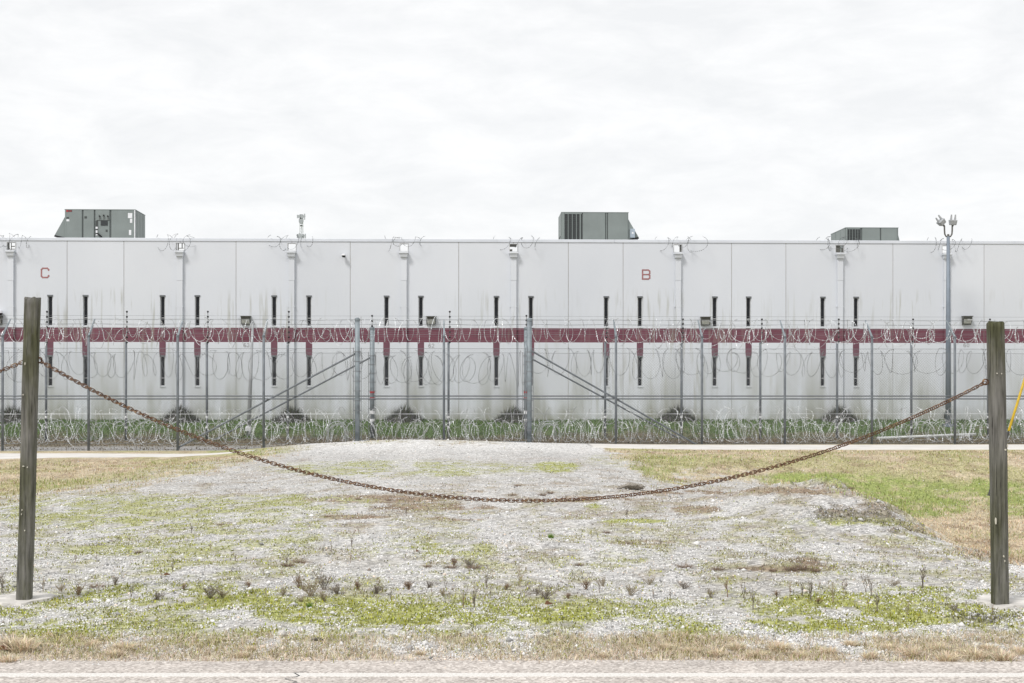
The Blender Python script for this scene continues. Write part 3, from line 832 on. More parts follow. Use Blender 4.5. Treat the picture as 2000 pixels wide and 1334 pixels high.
# backing behind joints (below the roof) and behind the parapet joints, roof, ends and rear
m = MB()
slab(su[0], su[-1], Z_BOT, 7.6, 0.03 + PT, 0.35, []).build('inner_wall', M['joint'], bld, fixn=False)
for px in seams_px:
    u = BL.u(px)
    fill = MB().box(u - 0.0105, u + 0.0105, 0.018, 0.15, Z_BOT, 8.0 if px in pipes_px else Z_TOP)
    if px in pipes_px: fill.box(u - 0.0105, u + 0.0105, 0.018, 0.15, Z_SC1 + 0.02, Z_TOP)
    fill.build('joint_seal', M['joint'], bld)
MB().box(su[0], su[-1], 0.36, 32, 7.35, 7.6).build('roof', M['roof'], bld)
MB().box(su[0] - 0.2, su[0], 0, 32, Z_BOT, Z_TOP).build('end_wall', M['wall'], bld)
MB().box(su[-1], su[-1] + 0.2, 0, 32, Z_BOT, Z_TOP).build('end_wall', M['wall'], bld)
MB().box(su[0], su[-1], 32.003, 32.2, Z_BOT, Z_TOP).build('rear_wall', M['wall'], bld)
cj = [su[0] - 0.25] + [BL.u(p) for p in (-60, 345, 770, 1200, 1560, 1980)] + [su[-1] + 0.25]
for a, c_ in zip(cj[:-1], cj[1:]):
    cp_ = MB().box(a + 0.003, c_ - 0.003, -0.026, PT + 0.06, Z_TOP + 0.003, Z_TOP + 0.045).box(a + 0.003, c_ - 0.003, -0.03, -0.004, Z_TOP - 0.085, Z_TOP + 0.04)
    bevel(cp_.build('coping', M['coping'], bld), 0.006)

# slit windows
def window(u, z0, z1):
    w = MB(); d0, d1 = 0.05, 0.13
    w.box(u - WW / 2, u - WW / 2 + 0.035, d0, d1, z0, z1).box(u + WW / 2 - 0.035, u + WW / 2, d0, d1, z0, z1)
    w.box(u - WW / 2 + 0.036, u + WW / 2 - 0.036, d0, d1, z1 - 0.04, z1).box(u - WW / 2 + 0.036, u + WW / 2 - 0.036, d0, d1, z0, z0 + 0.03)
    zb = z0 + (z1 - z0) * 0.27
    w.box(u - WW / 2 + 0.036, u + WW / 2 - 0.036, d0 + 0.02, d1, zb - 0.012, zb + 0.012)
    w = w.build('window', M['frame'], bld)
    g1 = MB().box(u - WW / 2 + 0.034, u + WW / 2 - 0.034, 0.10, 0.11, z0 + 0.028, zb - 0.011).build('pane', M['glass'], w)
    g2 = MB().box(u - WW / 2 + 0.034, u + WW / 2 - 0.034, 0.10, 0.11, zb + 0.011, z1 - 0.038).build('pane', M['glass'], w)
    return w
for px in win_px:
    u = BL.u(px)
    for r_, (z0, z1) in enumerate(WZ):
        w = window(u, z0, z1)
        MB().box(u - WW / 2 - 0.012, u + WW / 2 + 0.012, -0.03, 0.048, z1 - 0.035, z1 + 0.03).build('lintel', M['lintel'], w)
        MB().box(u - WW / 2 - 0.015, u + WW / 2 + 0.015, -0.025, 0.048, z0 - 0.05, z0 - 0.004).build('sill', M['wall'], w)
    # maroon strip joining the two windows
    bw_ = 0.14
    mm = MB().add([(u - bw_, -0.003, 4.069), (u + bw_, -0.003, 4.069), (u + bw_, -0.003, 3.62), (u + 0.125, -0.003, 3.50), (u - 0.125, -0.003, 3.50), (u - bw_, -0.003, 3.62)], [(0, 1, 2, 3, 4, 5)])
    mm.build('painted_strip', M['maroon'], bld, fixn=False)

# scuppers, conductor heads and downspouts
grid_bars = {22: [(-0.03, 0.0, 0.0, 0.3), (-0.03, 0.13, 0.13, 0.17), (-0.03, 0.13, 0.02, 0.05), (-0.15, -0.09, 0.0, 0.3)],
             352: [(-0.12, -0.07, 0.0, 0.3), (-0.07, 0.13, 0.08, 0.11), (0.05, 0.09, 0.1, 0.3)], 1324: [(0.08, 0.15, 0.0, 0.3)],
             1003: [(-0.16, 0.13, 0.20, 0.31), (-0.16, -0.05, 0.0, 0.1)], 1640: [(-0.16, 0.03, 0.0, 0.31), (0.09, 0.16, 0.0, 0.2)], 1848: [(0.10, 0.16, 0.0, 0.31)]}
for px in pipes_px:
    u = BL.u(px)
    zb = BL.z(px, 806)
    dsp = MB().box(u - 0.125, u + 0.125, -0.125, -0.012, BL.z(px, 548), 7.74).build('downspout', M['wall'], bld)
    MB().box(u - 0.118, u + 0.118, -0.118, -0.013, zb, BL.z(px, 548) - 0.004).build('lower_pipe', M['wall'], dsp)
    hd = MB().hexa([(u - 0.15, -0.20, 7.74), (u + 0.15, -0.20, 7.74), (u + 0.15, -0.01, 7.74), (u - 0.15, -0.01, 7.74),
                    (u - 0.17, -0.24, 7.90), (u + 0.17, -0.24, 7.90), (u + 0.17, -0.01, 7.90), (u - 0.17, -0.01, 7.90)])
    hd.box(u - 0.20, u + 0.20, -0.27, -0.01, 7.90, 7.97)
    bevel(hd.build('conductor_head', M['wall'], dsp), 0.01)
    fr = MB().box(u - 0.195, u - 0.165, -0.02, 0.10, Z_SC0 - 0.03, Z_SC1 + 0.03).box(u + 0.165, u + 0.195, -0.02, 0.10, Z_SC0 - 0.03, Z_SC1 + 0.03)
    fr.box(u - 0.164, u + 0.164, -0.02, 0.10, Z_SC1, Z_SC1 + 0.03).box(u - 0.164, u + 0.164, -0.02, 0.10, Z_SC0 - 0.03, Z_SC0)
    fr.build('scupper_frame', M['frame'], dsp)
    for (a, c_, d, e) in grid_bars.get(px, []):
        MB().box(u + a, u + c_, 0.05, 0.07, Z_SC0 + d, Z_SC0 + e).build('scupper_blockage', M['lamp'], dsp)
    for zz in (BL.z(px, 600), BL.z(px, 720)):
        MB().box(u - 0.15, u + 0.15, -0.122, -0.011, zz, zz + 0.03).build('strap', M['wall'], dsp)
    # dark open boot at the foot of the pipe
    MB().box(u - 0.10, u + 0.10, -0.20, -0.02, zb - 0.24, zb - 0.004).build('drain_boot', M['dark'], dsp)
    MB().hexa([(u - 0.13, -0.24, zb - 0.002), (u + 0.13, -0.24, zb - 0.002), (u + 0.13, -0.01, zb - 0.002), (u - 0.13, -0.01, zb - 0.002),
               (u - 0.125, -0.17, zb + 0.16), (u + 0.125, -0.17, zb + 0.16), (u + 0.125, -0.01, zb + 0.16), (u - 0.125, -0.01, zb + 0.16)]).build('pipe_shoe', M['bigplast'], dsp)

# painted letters
def strokes(pl, px0, px1, py0, py1, w, closed=False):
    u0, z1 = BL.uz(px0, py0); u1, z0 = BL.uz(px1, py1)
    m = MB()
    P = [(u0 + (u1 - u0) * x, z0 + (z1 - z0) * y) for x, y in pl]
    n = len(P)
    pairs = [(P[i], P[(i + 1) % n]) for i in range(n if closed else n - 1)]
    for q, ((x0, y0), (x1, y1)) in enumerate(pairs):
        d = Vector((x1 - x0, y1 - y0)); d.normalize(); e = d * (w / 2) ; nn = Vector((-d.y, d.x)) * (w / 2)
        dep = -0.003 - 0.0006 * q
        m.add([(x0 - e.x * .8 - nn.x, dep, y0 - e.y * .8 - nn.y), (x1 + e.x * .8 - nn.x, dep, y1 + e.y * .8 - nn.y), (x1 + e.x * .8 + nn.x, dep, y1 + e.y * .8 + nn.y), (x0 - e.x * .8 + nn.x, dep, y0 - e.y * .8 + nn.y)], [(0, 1, 2, 3)])
    return m
strokes([(1, .78), (1, .86), (.82, 1), (.18, 1), (0, .86), (0, .14), (.18, 0), (.82, 0), (1, .14), (1, .22)], 81, 95, 524, 542, 0.065).build('painted_letter', M['letter'], bld, fixn=False)
lb = strokes([(0, 0), (0, 1), (.8, 1), (1, .88), (1, .62), (.85, .5), (1, .38), (1, .12), (.8, 0)], 1255, 1269, 527.5, 545, 0.065, True)
x2 = strokes([(0, .5), (.85, .5)], 1255, 1269, 527.5, 545, 0.06)
lb.add([(a, b_ - 0.004, c_) for a, b_, c_ in x2.v], x2.f)
lb.build('painted_letter', M['letter'], bld, fixn=False)
DIG = {'6': [(.9, .9), (.6, 1), (.3, .95), (.05, .6), (.05, .2), (.3, 0), (.7, 0), (.95, .2), (.95, .4), (.7, .55), (.3, .55), (.05, .4)],
       '3': [(.05, .9), (.4, 1), (.8, .95), (.9, .75), (.75, .55), (.4, .53), (.75, .5), (.95, .25), (.75, .03), (.4, 0), (.05, .1)],
       '2': [(.05, .8), (.25, 1), (.7, 1), (.95, .8), (.85, .55), (.05, 0), (.95, 0)],
       '0': [(.5, 1), (.15, .85), (.05, .5), (.15, .15), (.5, 0), (.85, .15), (.95, .5), (.85, .85), (.5, 1)]}
for txt, pxs, y0 in (('63', (476, 482.5), 669.5), ('62', (837, 843.5), 670.5), ('60', (1882, 1888.5), 669.5)):
    for ch, x in zip(txt, pxs):
        strokes(DIG[ch], x, x + 4.4, y0 + 1.2, y0 + 8, 0.026).build('painted_number', M['number'], bld, fixn=False)

# ------------------------------------------------------------------ things on the wall
def wall_lamp(px, py, label):
    u, z = BL.uz(px, py)
    o = empty('wall_lamp', BL.world(u, 0, z), BL.th)
    tag(o, label, 'lamp', 'box lamps on the building wall')
    w, h = 0.20, 0.17
    hb = MB().hexa([(-w, -0.12, -h), (w, -0.12, -h), (w, 0, -h), (-w, 0, -h), (-w, -0.26, h), (w, -0.26, h), (w, 0, h), (-w, 0, h)])
    bevel(hb.build('housing', M['lamp'], o), 0.015)
    MB().hexa([(-w * .82, -0.16, -h * .75), (w * .82, -0.16, -h * .75), (w * .82, -0.12, -h * .75), (-w * .82, -0.12, -h * .75),
               (-w * .82, -0.26, h * .35), (w * .82, -0.26, h * .35), (w * .82, -0.2, h * .35), (-w * .82, -0.2, h * .35)]).build('lens', M['lens'], o)
    MB().box(-w - 0.015, w + 0.015, -0.30, 0.0, h + 0.001, h + 0.03).build('visor', M['lamp'], o)
wall_lamp(481, 626.5, 'dark box lamp on the wall between second and third downspouts')
wall_lamp(842, 627, 'box lamp on the wall between fourth and fifth downspouts')
wall_lamp(1377, 628, 'box lamp on the wall right of letter B')
wall_lamp(1887, 626.5, 'box lamp on the wall right of the floodlight pole')
wall_lamp(-4, 626, 'box lamp cut off by the left edge of the picture')
# round cameras
def dome(px, py, r, label, hang):
    u, z = BL.uz(px, py)
    o = empty('dome_camera', BL.world(u, -0.003, z), BL.th); tag(o, label, 'camera')
    m = MB(); n = 14
    for i in range(7):
        a = math.pi / 2 * i / 6
        for k in range(n):
            t_ = 2 * math.pi * k / n
            m.v.append((math.cos(t_) * r * math.cos(a), -0.19 + math.sin(t_) * r * math.cos(a), -math.sin(a) * r))
        if i:
            for k in range(n):
                q = (i - 1) * n + k; q2 = (i - 1) * n + (k + 1) % n
                m.f.append((q, q2, q2 + n, q + n))
    m.build('dome', M['dark'], o, True)
    MB().tube([(0, -0.19, 0.0), (0, -0.19, r * .7)], [r * 1.15, r * 0.9], 14).build('cap', M['sticker'], o)
    MB().box(-0.04, 0.04, -0.19, 0.0, r * .25, r * .6).build('bracket', M['sticker'], o)
dome(672, 500, 0.085, 'small dark dome camera high on the white wall', True)
dome(1, 612, 0.15, 'black dome camera at the left edge of the picture', True)

# ------------------------------------------------------------------ rooftop units
def rooftop_unit(px0, px1, py_top, v, depth, label):
    u0, zt = BL.uz(px0, py_top, v); u1 = BL.u(px1, v)
    zb = 7.62
    o = empty('rooftop_unit', BL.world((u0 + u1) / 2, v, zb), BL.th)
    tag(o, label, 'air conditioner', 'grey air conditioning units on the roof')
    w = (u1 - u0) / 2; h = zt - zb
    MB().box(-w - 0.03, w + 0.03, -0.03, depth + 0.03, 0, 0.34).build('curb', M['acdark'], o)
    body = MB().box(-w, w, 0.02, depth, 0.345, h - 0.03).build('casing', M['acseam'], o)
    MB().box(-w - 0.02, w + 0.02, -0.02, depth + 0.02, h - 0.029, h).build('top_cover', M['acgrey'], o)
    return o, w, h
def panel(o, a, c_, z0, z1, name='panel', mat='acgrey', y0=-0.012, y1=0.018):
    p = MB().box(a, c_, y0, y1, z0, z1).build(name, M[mat], o); bevel(p, 0.006); return p
def hood(o, w, sgn, h, depth, ztop, zbot, outw):
    x0 = sgn * w; x1 = sgn * (w + outw)
    hd_ = MB().add([(x0, 0.05, ztop), (x0, 0.05, zbot), (x1, 0.05, zbot + 0.12), (x0, depth - 0.05, ztop), (x0, depth - 0.05, zbot), (x1, depth - 0.05, zbot + 0.12)],
                   [(0, 1, 2), (5, 4, 3), (0, 2, 5, 3), (1, 4, 5, 2), (0, 3, 4, 1)]).build('air_hood', M['acgrey'], o)
    MB().add([(x0, 0.04, zbot - 0.07), (x0, 0.04, zbot - 0.002), (x1, 0.04, zbot + 0.118), (x1 + sgn * 0.03, 0.04, zbot + 0.05),
              (x0, depth, zbot - 0.07), (x0, depth, zbot - 0.002), (x1, depth, zbot + 0.118), (x1 + sgn * 0.03, depth, zbot + 0.05)],
             [(0, 1, 2, 3), (7, 6, 5, 4), (0, 3, 7, 4), (1, 5, 6, 2), (3, 2, 6, 7), (0, 4, 5, 1)]).build('hood_lip', M['dark'], hd_)
    return hd_
# left unit: service side with controls
v = 6.4
o, w, h = rooftop_unit(127, 264, 408.5, v, 2.05, 'grey rooftop unit with control panel and red badge at far left')
pz = lambda py: BL.z(195, py, v) - 7.62
pu = lambda px: BL.u(px, v) - (BL.u(127, v) + BL.u(264, v)) / 2
for a, c_ in ((127.6, 160), (163.2, 183.5), (186.5, 214), (217.6, 262)):
    panel(o, pu(a), pu(c_), 0.36, h - 0.035)
panel(o, -w - 0.002, -w + 0.06, 0.35, h - 0.033, 'corner_post', 'acgrey', -0.018, 0.05)
panel(o, w - 0.045, w + 0.004, 0.35, h - 0.033, 'corner_post', 'sticker', -0.018, 0.05)
hood(o, w, -1, h, 2.05, pz(422), pz(464), 0.5)
for k in range(6):      # ribbed condenser side
    MB().box(w + 0.001, w + 0.03, 0.10 + k * 0.32, 0.36 + k * 0.32, 0.36, h - 0.05).build('side_panel', M['acgrey'], o)
def stick(a, c_, p0, p1, mat='sticker', nm='sticker', pr=0.004):
    MB().box(pu(a), pu(c_), -0.012 - pr, -0.0125, pz(p1), pz(p0)).build(nm, M[mat], o)
stick(129.5, 133.2, 410.3, 414.4, 'red', 'badge'); stick(133.3, 141, 410.3, 414.4, 'acdark', 'badge')
stick(134.2, 140.2, 411.6, 413.2, 'red', 'badge', 0.007)
stick(130, 135, 424, 427.5, 'acdark', 'latch'); stick(130, 135.5, 428.5, 432.5)
stick(165, 170, 422.5, 427, 'acdark', 'latch')
stick(250, 258.5, 416, 425.8); stick(254, 258.5, 427, 435); stick(252, 256.5, 449, 458.8)
stick(186.8, 192, 431, 459, 'acdark', 'conduit_box'); stick(187, 191, 443, 447, 'sticker', 'switch', 0.01); stick(187.3, 190.7, 450, 455, 'sticker', 'switch', 0.01)
stick(187.3, 190.7, 457.5, 460, 'sticker', 'switch', 0.01)
stick(197, 210.5, 431, 440.5, 'coil', 'control_panel', 0.02); stick(206.5, 210.5, 448.5, 453, 'acdark', 'latch')
stick(189, 213.5, 430, 431, 'acdark', 'conduit', 0.015)
for x_, y_ in ((195, 422.5), (203, 421), (211, 422.5)):
    MB().tube([(pu(x_), -0.10, pz(y_)), (pu(x_), -0.013, pz(y_))], 0.035, 10).build('gauge', M['dark'], o)
    MB().box(pu(x_) - 0.012, pu(x_) + 0.012, -0.03, -0.0125, pz(430), pz(y_ + 1)).build('gauge_pipe', M['lamp'], o)
MB().tube([(pu(191), -0.05, pz(456)), (pu(195), -0.12, pz(459)), (pu(199), -0.05, pz(463))], 0.04, 8).build('cable', M['dark'], o)
# centre unit: condenser coil on the left, hood on the right
def coil_unit(px0, px1, pyt, v, depth, coils, pans, hoodt, label, hoodw):
    o, w, h = rooftop_unit(px0, px1, pyt, v, depth, label)
    uc = (BL.u(px0, v) + BL.u(px1, v)) / 2
    pu = lambda px: BL.u(px, v) - uc
    pz = lambda py: BL.z((px0 + px1) / 2, py, v) - 7.62
    panel(o, -w - 0.002, pu(coils[0][0]) - 0.01, 0.35, h - 0.033, 'corner_post', 'acgrey', -0.018, 0.05)
    for a, c_ in coils:
        MB().box(pu(a), pu(c_), 0.005, 0.03, 0.36, h - 0.10).build('coil_grille', M['coil'], o)
        fins = MB(); n = 26; zz0, zz1 = 0.38, h - 0.12
        for k in range(n):
            z_ = zz0 + (zz1 - zz0) * k / n
            fins.box(pu(a) + 0.004, pu(c_) - 0.004, -0.002, 0.0045, z_, z_ + 0.025)
        fins.build('coil_fins', M['acdark'], o)['kind'] = 'stuff'
    for (a, c_), (a2, c2) in zip(coils[:-1], coils[1:]):
        panel(o, pu(c_) + 0.002, pu(a2) - 0.002, 0.36, h - 0.10, 'mullion')
    panel(o, pu(coils[0][0]), pu(coils[-1][1]), h - 0.098, h - 0.034, 'header')
    for a, c_ in pans: panel(o, pu(a), pu(c_), 0.36, h - 0.035)
    panel(o, w - 0.035, w + 0.004, 0.35, h - 0.033, 'corner_post', 'acgrey', -0.018, 0.05)
    for k in range(3):
        d0 = 0.06 + k * (depth - 0.1) / 3
        MB().box(-w - 0.03, -w - 0.001, d0, d0 + (depth - 0.1) / 3 - 0.06, 0.36, h - 0.05).build('side_panel', M['acgrey'], o)
    hood(o, w, 1, h, depth, pz(hoodt), 0.42 if hoodt > 440 else pz(467), hoodw)
    return o, w, h, pu, pz
o, w, h, pu, pz = coil_unit(1097, 1227, 414, 6.4, 2.1, [(1103, 1109), (1110.5, 1117), (1118.5, 1125), (1126.5, 1132), (1134.5, 1136.3)], [(1138.5, 1182), (1184.2, 1185.6), (1187.5, 1225.5)], 427,
                            'grey rooftop unit with dark coil grille above letter B', 0.50)
bx_ = MB().box(pu(1230.5), pu(1239.5), -0.12, 0.04, pz(464.5), pz(447)).build('switch_box', M['boxblue'], o); bevel(bx_, 0.012)
MB().box(pu(1233.5), pu(1236.8), -0.128, -0.121, pz(457), pz(453.5)).build('sticker', M['sticker'], o)
MB().tube([(-w - 0.02, 0.4, pz(459)), (-w - 0.13, 0.4, pz(468)), (-w - 0.16, 0.4, pz(475))], 0.02, 6).build('drain_pipe', M['acdark'], o)
coil_unit(1652, 1754, 444, 9.0, 2.9, [(1655.5, 1659), (1660, 1664.5), (1665.5, 1670), (1671, 1675), (1676, 1680)], [(1684, 1718.5), (1721, 1752)], 455,
          'low grey rooftop unit beside the tall floodlight pole', 0.45)

# ------------------------------------------------------------------ distant cell tower
TY = 420.0
def tp(px, py, dy=0): return ((px - 1000) * TY / F, TY + dy, EYE - (py - HOR) * TY / F)
bx0, _, bz = tp(589, 476)
o = empty('cell_tower', (bx0, TY, 0)); tag(o, 'thin pale antenna tower far behind the roof', 'tower')
topz = tp(589, 419)[2]
m = MB()
for s_, q in ((-1, -1), (1, -1), (0, 1)):
    MB().tube([(s_ * 0.9, q * 0.9, -2), (s_ * 0.42, q * 0.42, topz)], 0.11, 6).build('mast_leg', M['tower'], o)
m = MB(); k = 0; z_ = 2.0
while z_ < topz - 1.5:
    s0 = 0.9 - 0.48 * z_ / topz; s1 = 0.9 - 0.48 * (z_ + 1.6) / topz; d = 1 if k % 2 else -1
    m.tube([(-s0 * d, -s0, z_), (s1 * d, -s1, z_ + 1.6)], 0.06, 4); k += 1; z_ += 1.6
m.build('lattice', M['tower'], o)['kind'] = 'stuff'
for py, ww, pn in ((423, 8, 7), (431, 4, 4), (441, 3.5, 0), (461, 9, 8)):
    zc = tp(589, py)[2]; hw = ww * TY / F
    MB().box(-hw, hw, -0.5, -0.3, zc - 0.12, zc + 0.12).box(-0.5, 0.5, -0.5, 0.5, zc - 0.12, zc + 0.1).build('antenna_arm', M['tower'], o)
    for k in range(pn):
        x_ = -hw + 2 * hw * (k + 0.1 + 0.6 * random.random()) / pn; hh = random.uniform(0.45, 1.1)
        MB().box(x_ - 0.16, x_ + 0.16, -0.75, -0.51, zc - hh, zc + hh * 0.8).build('antenna_panel', M['towerd'], o)

# ------------------------------------------------------------------ floodlight pole
FP = Frame(59.6, 0.03)
u, zt = FP.uz(1852, 462); wx, wy, _ = FP.world(u, 0)
gz = hz(wx, wy)
o = empty('floodlight_pole', (wx, wy, gz), FP.th); tag(o, 'tall blue-grey steel pole with two floodlights on top', 'light pole')
H = zt - gz
sc_ = FP.world(u, 0)[1] / F
MB().tube([(0, 0, -0.2), (0, 0, H * 0.5), (0, 0, H)], [0.125, 0.10, 0.068], 14).build('pole', M['polesteel'], o, True)
MB().tube([(0, 0, -0.02), (0, 0, 0.10)], 0.24, 14).build('base_collar', M['polesteel'], o)
MB().tube([(0, 0, H - 0.05), (0, 0, H + 0.10)], 0.045, 10).build('tenon', M['lamp'], o)
for sgn, xx, yaw, tiltx in ((-1, -7.5, 0.15, -0.5), (1, 8, 0.0, 0.0)):
    xx *= sc_
    pts = [(0, 0, H + 0.03), (xx * 0.55, 0, H - 0.0), (xx * 0.9, 0, H + 0.10), (xx * 0.98, 0, H + 0.25), (xx, 0, H + 0.45)]
    MB().tube(pts, 0.035, 8).build('bracket_arm', M['lamp'], o)
    hx = xx - (6 * sc_ if sgn < 0 else -1.5 * sc_); hzz = H + 0.62
    hd_ = MB().hexa([(-0.15, -0.12, -0.16), (0.15, -0.12, -0.16), (0.15, 0.16, -0.16), (-0.15, 0.16, -0.16), (-0.18, -0.16, 0.10), (0.18, -0.16, 0.10), (0.18, 0.2, 0.10), (-0.18, 0.2, 0.10)])
    hd_ = hd_.build('floodlight', M['paleleg'], o, loc=(hx, 0, hzz)); hd_.rotation_euler = (0.15, tiltx * 1.6, yaw); hd_.scale = (0.85, 0.85, 0.85); bevel(hd_, 0.03)
    MB().tube([(xx, 0, H + 0.44), (hx + (0.06 if sgn < 0 else 0), 0, hzz - 0.12)], 0.045, 8).build('knuckle', M['lamp'], o)
    for q in (-0.10, 0.10):
        f_ = MB().hexa([(q - 0.045, -0.03, 0.10), (q + 0.045, -0.03, 0.10), (q + 0.045, 0.05, 0.10), (q - 0.045, 0.05, 0.10), (q - 0.02, 0.0, 0.36), (q + 0.04, 0.0, 0.36), (q + 0.04, 0.03, 0.36), (q - 0.02, 0.03, 0.36)]).build('cooling_fin', M['paleleg'], hd_)

# ------------------------------------------------------------------ fences
MESH_CACHE = {}
def link_fabric(wd, ht, sp=0.100, r=0.0018):
    """woven wire: two families of diagonal wires clipped to the bay"""
    m = MB()
    def wire(x0, z0, x1, z1, y):
        d = Vector((x1 - x0, 0, z1 - z0)); d.normalize(); nn = Vector((-d.z, 0, d.x)) * r
        p = [(x0 + nn.x, y, z0 + nn.z), (x0 - nn.x * .5, y - r, z0 - nn.z * .5), (x0 - nn.x * .5, y + r, z0 - nn.z * .5),
             (x1 + nn.x, y, z1 + nn.z), (x1 - nn.x * .5, y - r, z1 - nn.z * .5), (x1 - nn.x * .5, y + r, z1 - nn.z * .5)]
        m.add(p, [(0, 1, 4, 3), (1, 2, 5, 4), (2, 0, 3, 5)])
    sl = 1.0
    k = -ht
    while k < wd:
        x0 = max(k, 0.0); x1 = min(k + ht, wd)
        if x1 - x0 > 0.01:
            wire(x0, (x0 - k) * sl, x1, (x1 - k) * sl, 0.0025)
            wire(wd - x0, (x0 - k) * sl, wd - x1, (x1 - k) * sl, -0.0025)
        k += sp
    return m

def fence(fr, name, label, posts, terms, ztop_post, zfab0, zfab1, zrail, arms, pr, tr, zterm):
    root = fr.root(name); tag(root, label, 'fence')
    us = [fr.u(p) for p in posts]
    for p, u in zip(posts, us):
        T = p in terms
        g = fr.h(u, 0) - 0.25
        zt = zterm if T else ztop_post
        po = MB().tube([(u, 0, g), (u, 0, zt)], tr if T else pr, 14 if T else 10).build('post', M['galvt' if T else 'galv'], root, True)
        if T:
            MB().tube([(u, 0, zt - 0.02), (u, 0, zt + 0.05), (u, 0, zt + 0.09)], [tr * 1.12, tr * 1.1, tr * 0.6], 14).build('post_cap', M['galvt'], po)
            for s_ in (-1, 1):     # tension bars beside the thick posts
                MB().box(u + s_ * (tr + 0.045) - 0.011, u + s_ * (tr + 0.045) + 0.011, -0.008, 0.008, zfab0, zfab1 + 0.02).build('tension_bar', M['wire'], po)
            for k in range(10):
                z_ = zfab0 + 0.15 + k * (zfab1 - zfab0 - 0.1) / 9.5
                MB().tube([(u, 0, z_ - 0.014), (u, 0, z_ + 0.014)], tr + 0.006, 14).box(u - tr - 0.06, u + tr + 0.06, -0.02, -0.008, z_ - 0.012, z_ + 0.012).build('brace_band', M['wire'], po)
        elif arms:
            MB().tube([(u, 0, zt - 0.03), (u, 0, zt + 0.03)], pr * 1.25, 10).build('post_cap', M['galv'], po)
            sw = random.uniform(-0.03, 0.03)
            MB().hexa([(u - 0.035, -0.03, zt), (u + 0.035, -0.03, zt), (u + 0.035, 0.04, zt), (u - 0.035, 0.04, zt),
                       (u - 0.018 + sw, 0.86, zt + 0.64), (u + 0.018 + sw, 0.86, zt + 0.64), (u + 0.018 + sw, 0.90, zt + 0.63), (u - 0.018 + sw, 0.90, zt + 0.63)]).build('barb_arm', M['galvt'], po)
    for i in range(len(us) - 1):
        a = us[i] + (tr if posts[i] in terms else pr) + 0.01; c_ = us[i + 1] - (tr if posts[i + 1] in terms else pr) - 0.01
        link_fabric(c_ - a, zfab1 - zfab0).build('mesh_panel', M['wire'], root, loc=(a, -0.03, zfab0), fixn=False)
        MB().tube([(us[i] + pr, 0, zrail), (us[i + 1] - pr, 0, zrail)], 0.024, 8).build('mid_rail', M['galv'], root)
        for z_ in (zfab0 + 0.03, zfab1 - 0.005):
            sag = random.uniform(0.0, 0.02)
            MB().tube([(a, -0.036, z_), ((a + c_) / 2, -0.036, z_ - sag), (c_, -0.036, z_)], 0.006, 4).build('tension_wire', M['wire'], root)
        if arms:
            for k in range(4):
                y_ = 0.10 + 0.26 * k; z_ = ztop_post + 0.08 + 0.188 * k
                MB().tube([(us[i], y_, z_), ((us[i] + us[i + 1]) / 2, y_, z_ - random.uniform(0, 0.05)), (us[i + 1], y_, z_)], 0.005, 4).build('barbed_wire', M['wire'], root)
    return root, us
FF = Frame(50.3, 0.030)
fposts = [-330, -163, 5, 173, 347, 515, 698, 867, 1034, 1203, 1371, 1533, 1703, 1865, 2030, 2195]
ffz = FF.z(1000, 657)
ff, fus = fence(FF, 'chain_link_fence', 'nearer galvanised chain-link fence with leaning arms on its posts', fposts, {698, 1034}, ffz, 0.02, FF.z(1000, 680.5), FF.z(1000, 779), True, 0.045, 0.088, FF.z(1000, 626))
RF = Frame(56.1, 0.030)
rposts = [-220, -65, 90, 246, 404, 562, 727, 876, 1028, 1182, 1331, 1485, 1635, 1780, 1930, 2080, 2230]
rfz = RF.z(1000, 668)
rf, rus = fence(RF, 'inner_chain_link_fence', 'inner chain-link fence with black beaded insulator rods on its posts', rposts, {727, 1028}, rfz, 0.05, RF.z(1000, 689), RF.z(1000, 773.5), False, 0.047, 0.095, RF.z(1000, 643))
for p, u in zip(rposts, rus):
    top = RF.z(p, 609 if p < 1000 else 624); T = p in (727, 1028)
    if T: top = RF.z(p, 617)
    bot = RF.z(p, 640) if T else RF.z(p, 671)
    dxx = 0.085 if not T else 0.0
    MB().tube([(u + dxx * 0.6, -0.06, bot), (u + dxx * 0.6, -0.06, top)], 0.011, 6).build('insulator_rod', M['lamp'], rf)
    m = MB(); z_ = top
    while z_ > bot:
        m.tube([(u + dxx * 0.6, -0.06, z_ - 0.035), (u + dxx * 0.6, -0.06, z_), (u + dxx * 0.6, -0.06, z_ + 0.035)], [0.026, 0.044, 0.026], 8)
        z_ -= 0.20 if p < 1000 else 0.175
    m.build('insulator_beads', M['dark'], rf)['kind'] = 'stuff'
    # warning stickers and red tape
    for py, hh in ((812, 4.5), (833, 3.5)) if not T else ((802, 6), (818, 5)):
        z1 = RF.z(p, py); rr = (0.099 if T else 0.051)
        MB().tube([(u, 0, z1 - hh * 0.0202), (u, 0, z1)], rr, 12).build('sticker', M['sticker'], rf)
    if T:
        for py in (763, 776):
            z1 = RF.z(p, py); MB().tube([(u, 0, z1 - 0.10), (u, 0, z1)], 0.1, 12).build('red_tape', M['red'], rf)
for k in range(7):
    z_ = RF.z(1000, 618 + k * 8)
    MB().tube([(rus[0], -0.1, z_), (rus[-1], -0.1, z_)], 0.0035, 4).build('electric_wire', M['razord'], rf)
# diagonal braces
def brace(fr, root, p0, p1):
    a = fr.uz(*p0); c_ = fr.uz(*p1)
    MB().tube([(a[0], 0.06, a[1]), (c_[0], 0.06, c_[1])], 0.032, 8).build('brace', M['galv'], root)
brace(FF, ff, (697, 689), (348, 874)); brace(FF, ff, (1036, 684), (1362, 869))
brace(RF, rf, (726, 697), (405, 866)); brace(RF, rf, (1030, 696), (1330, 858))
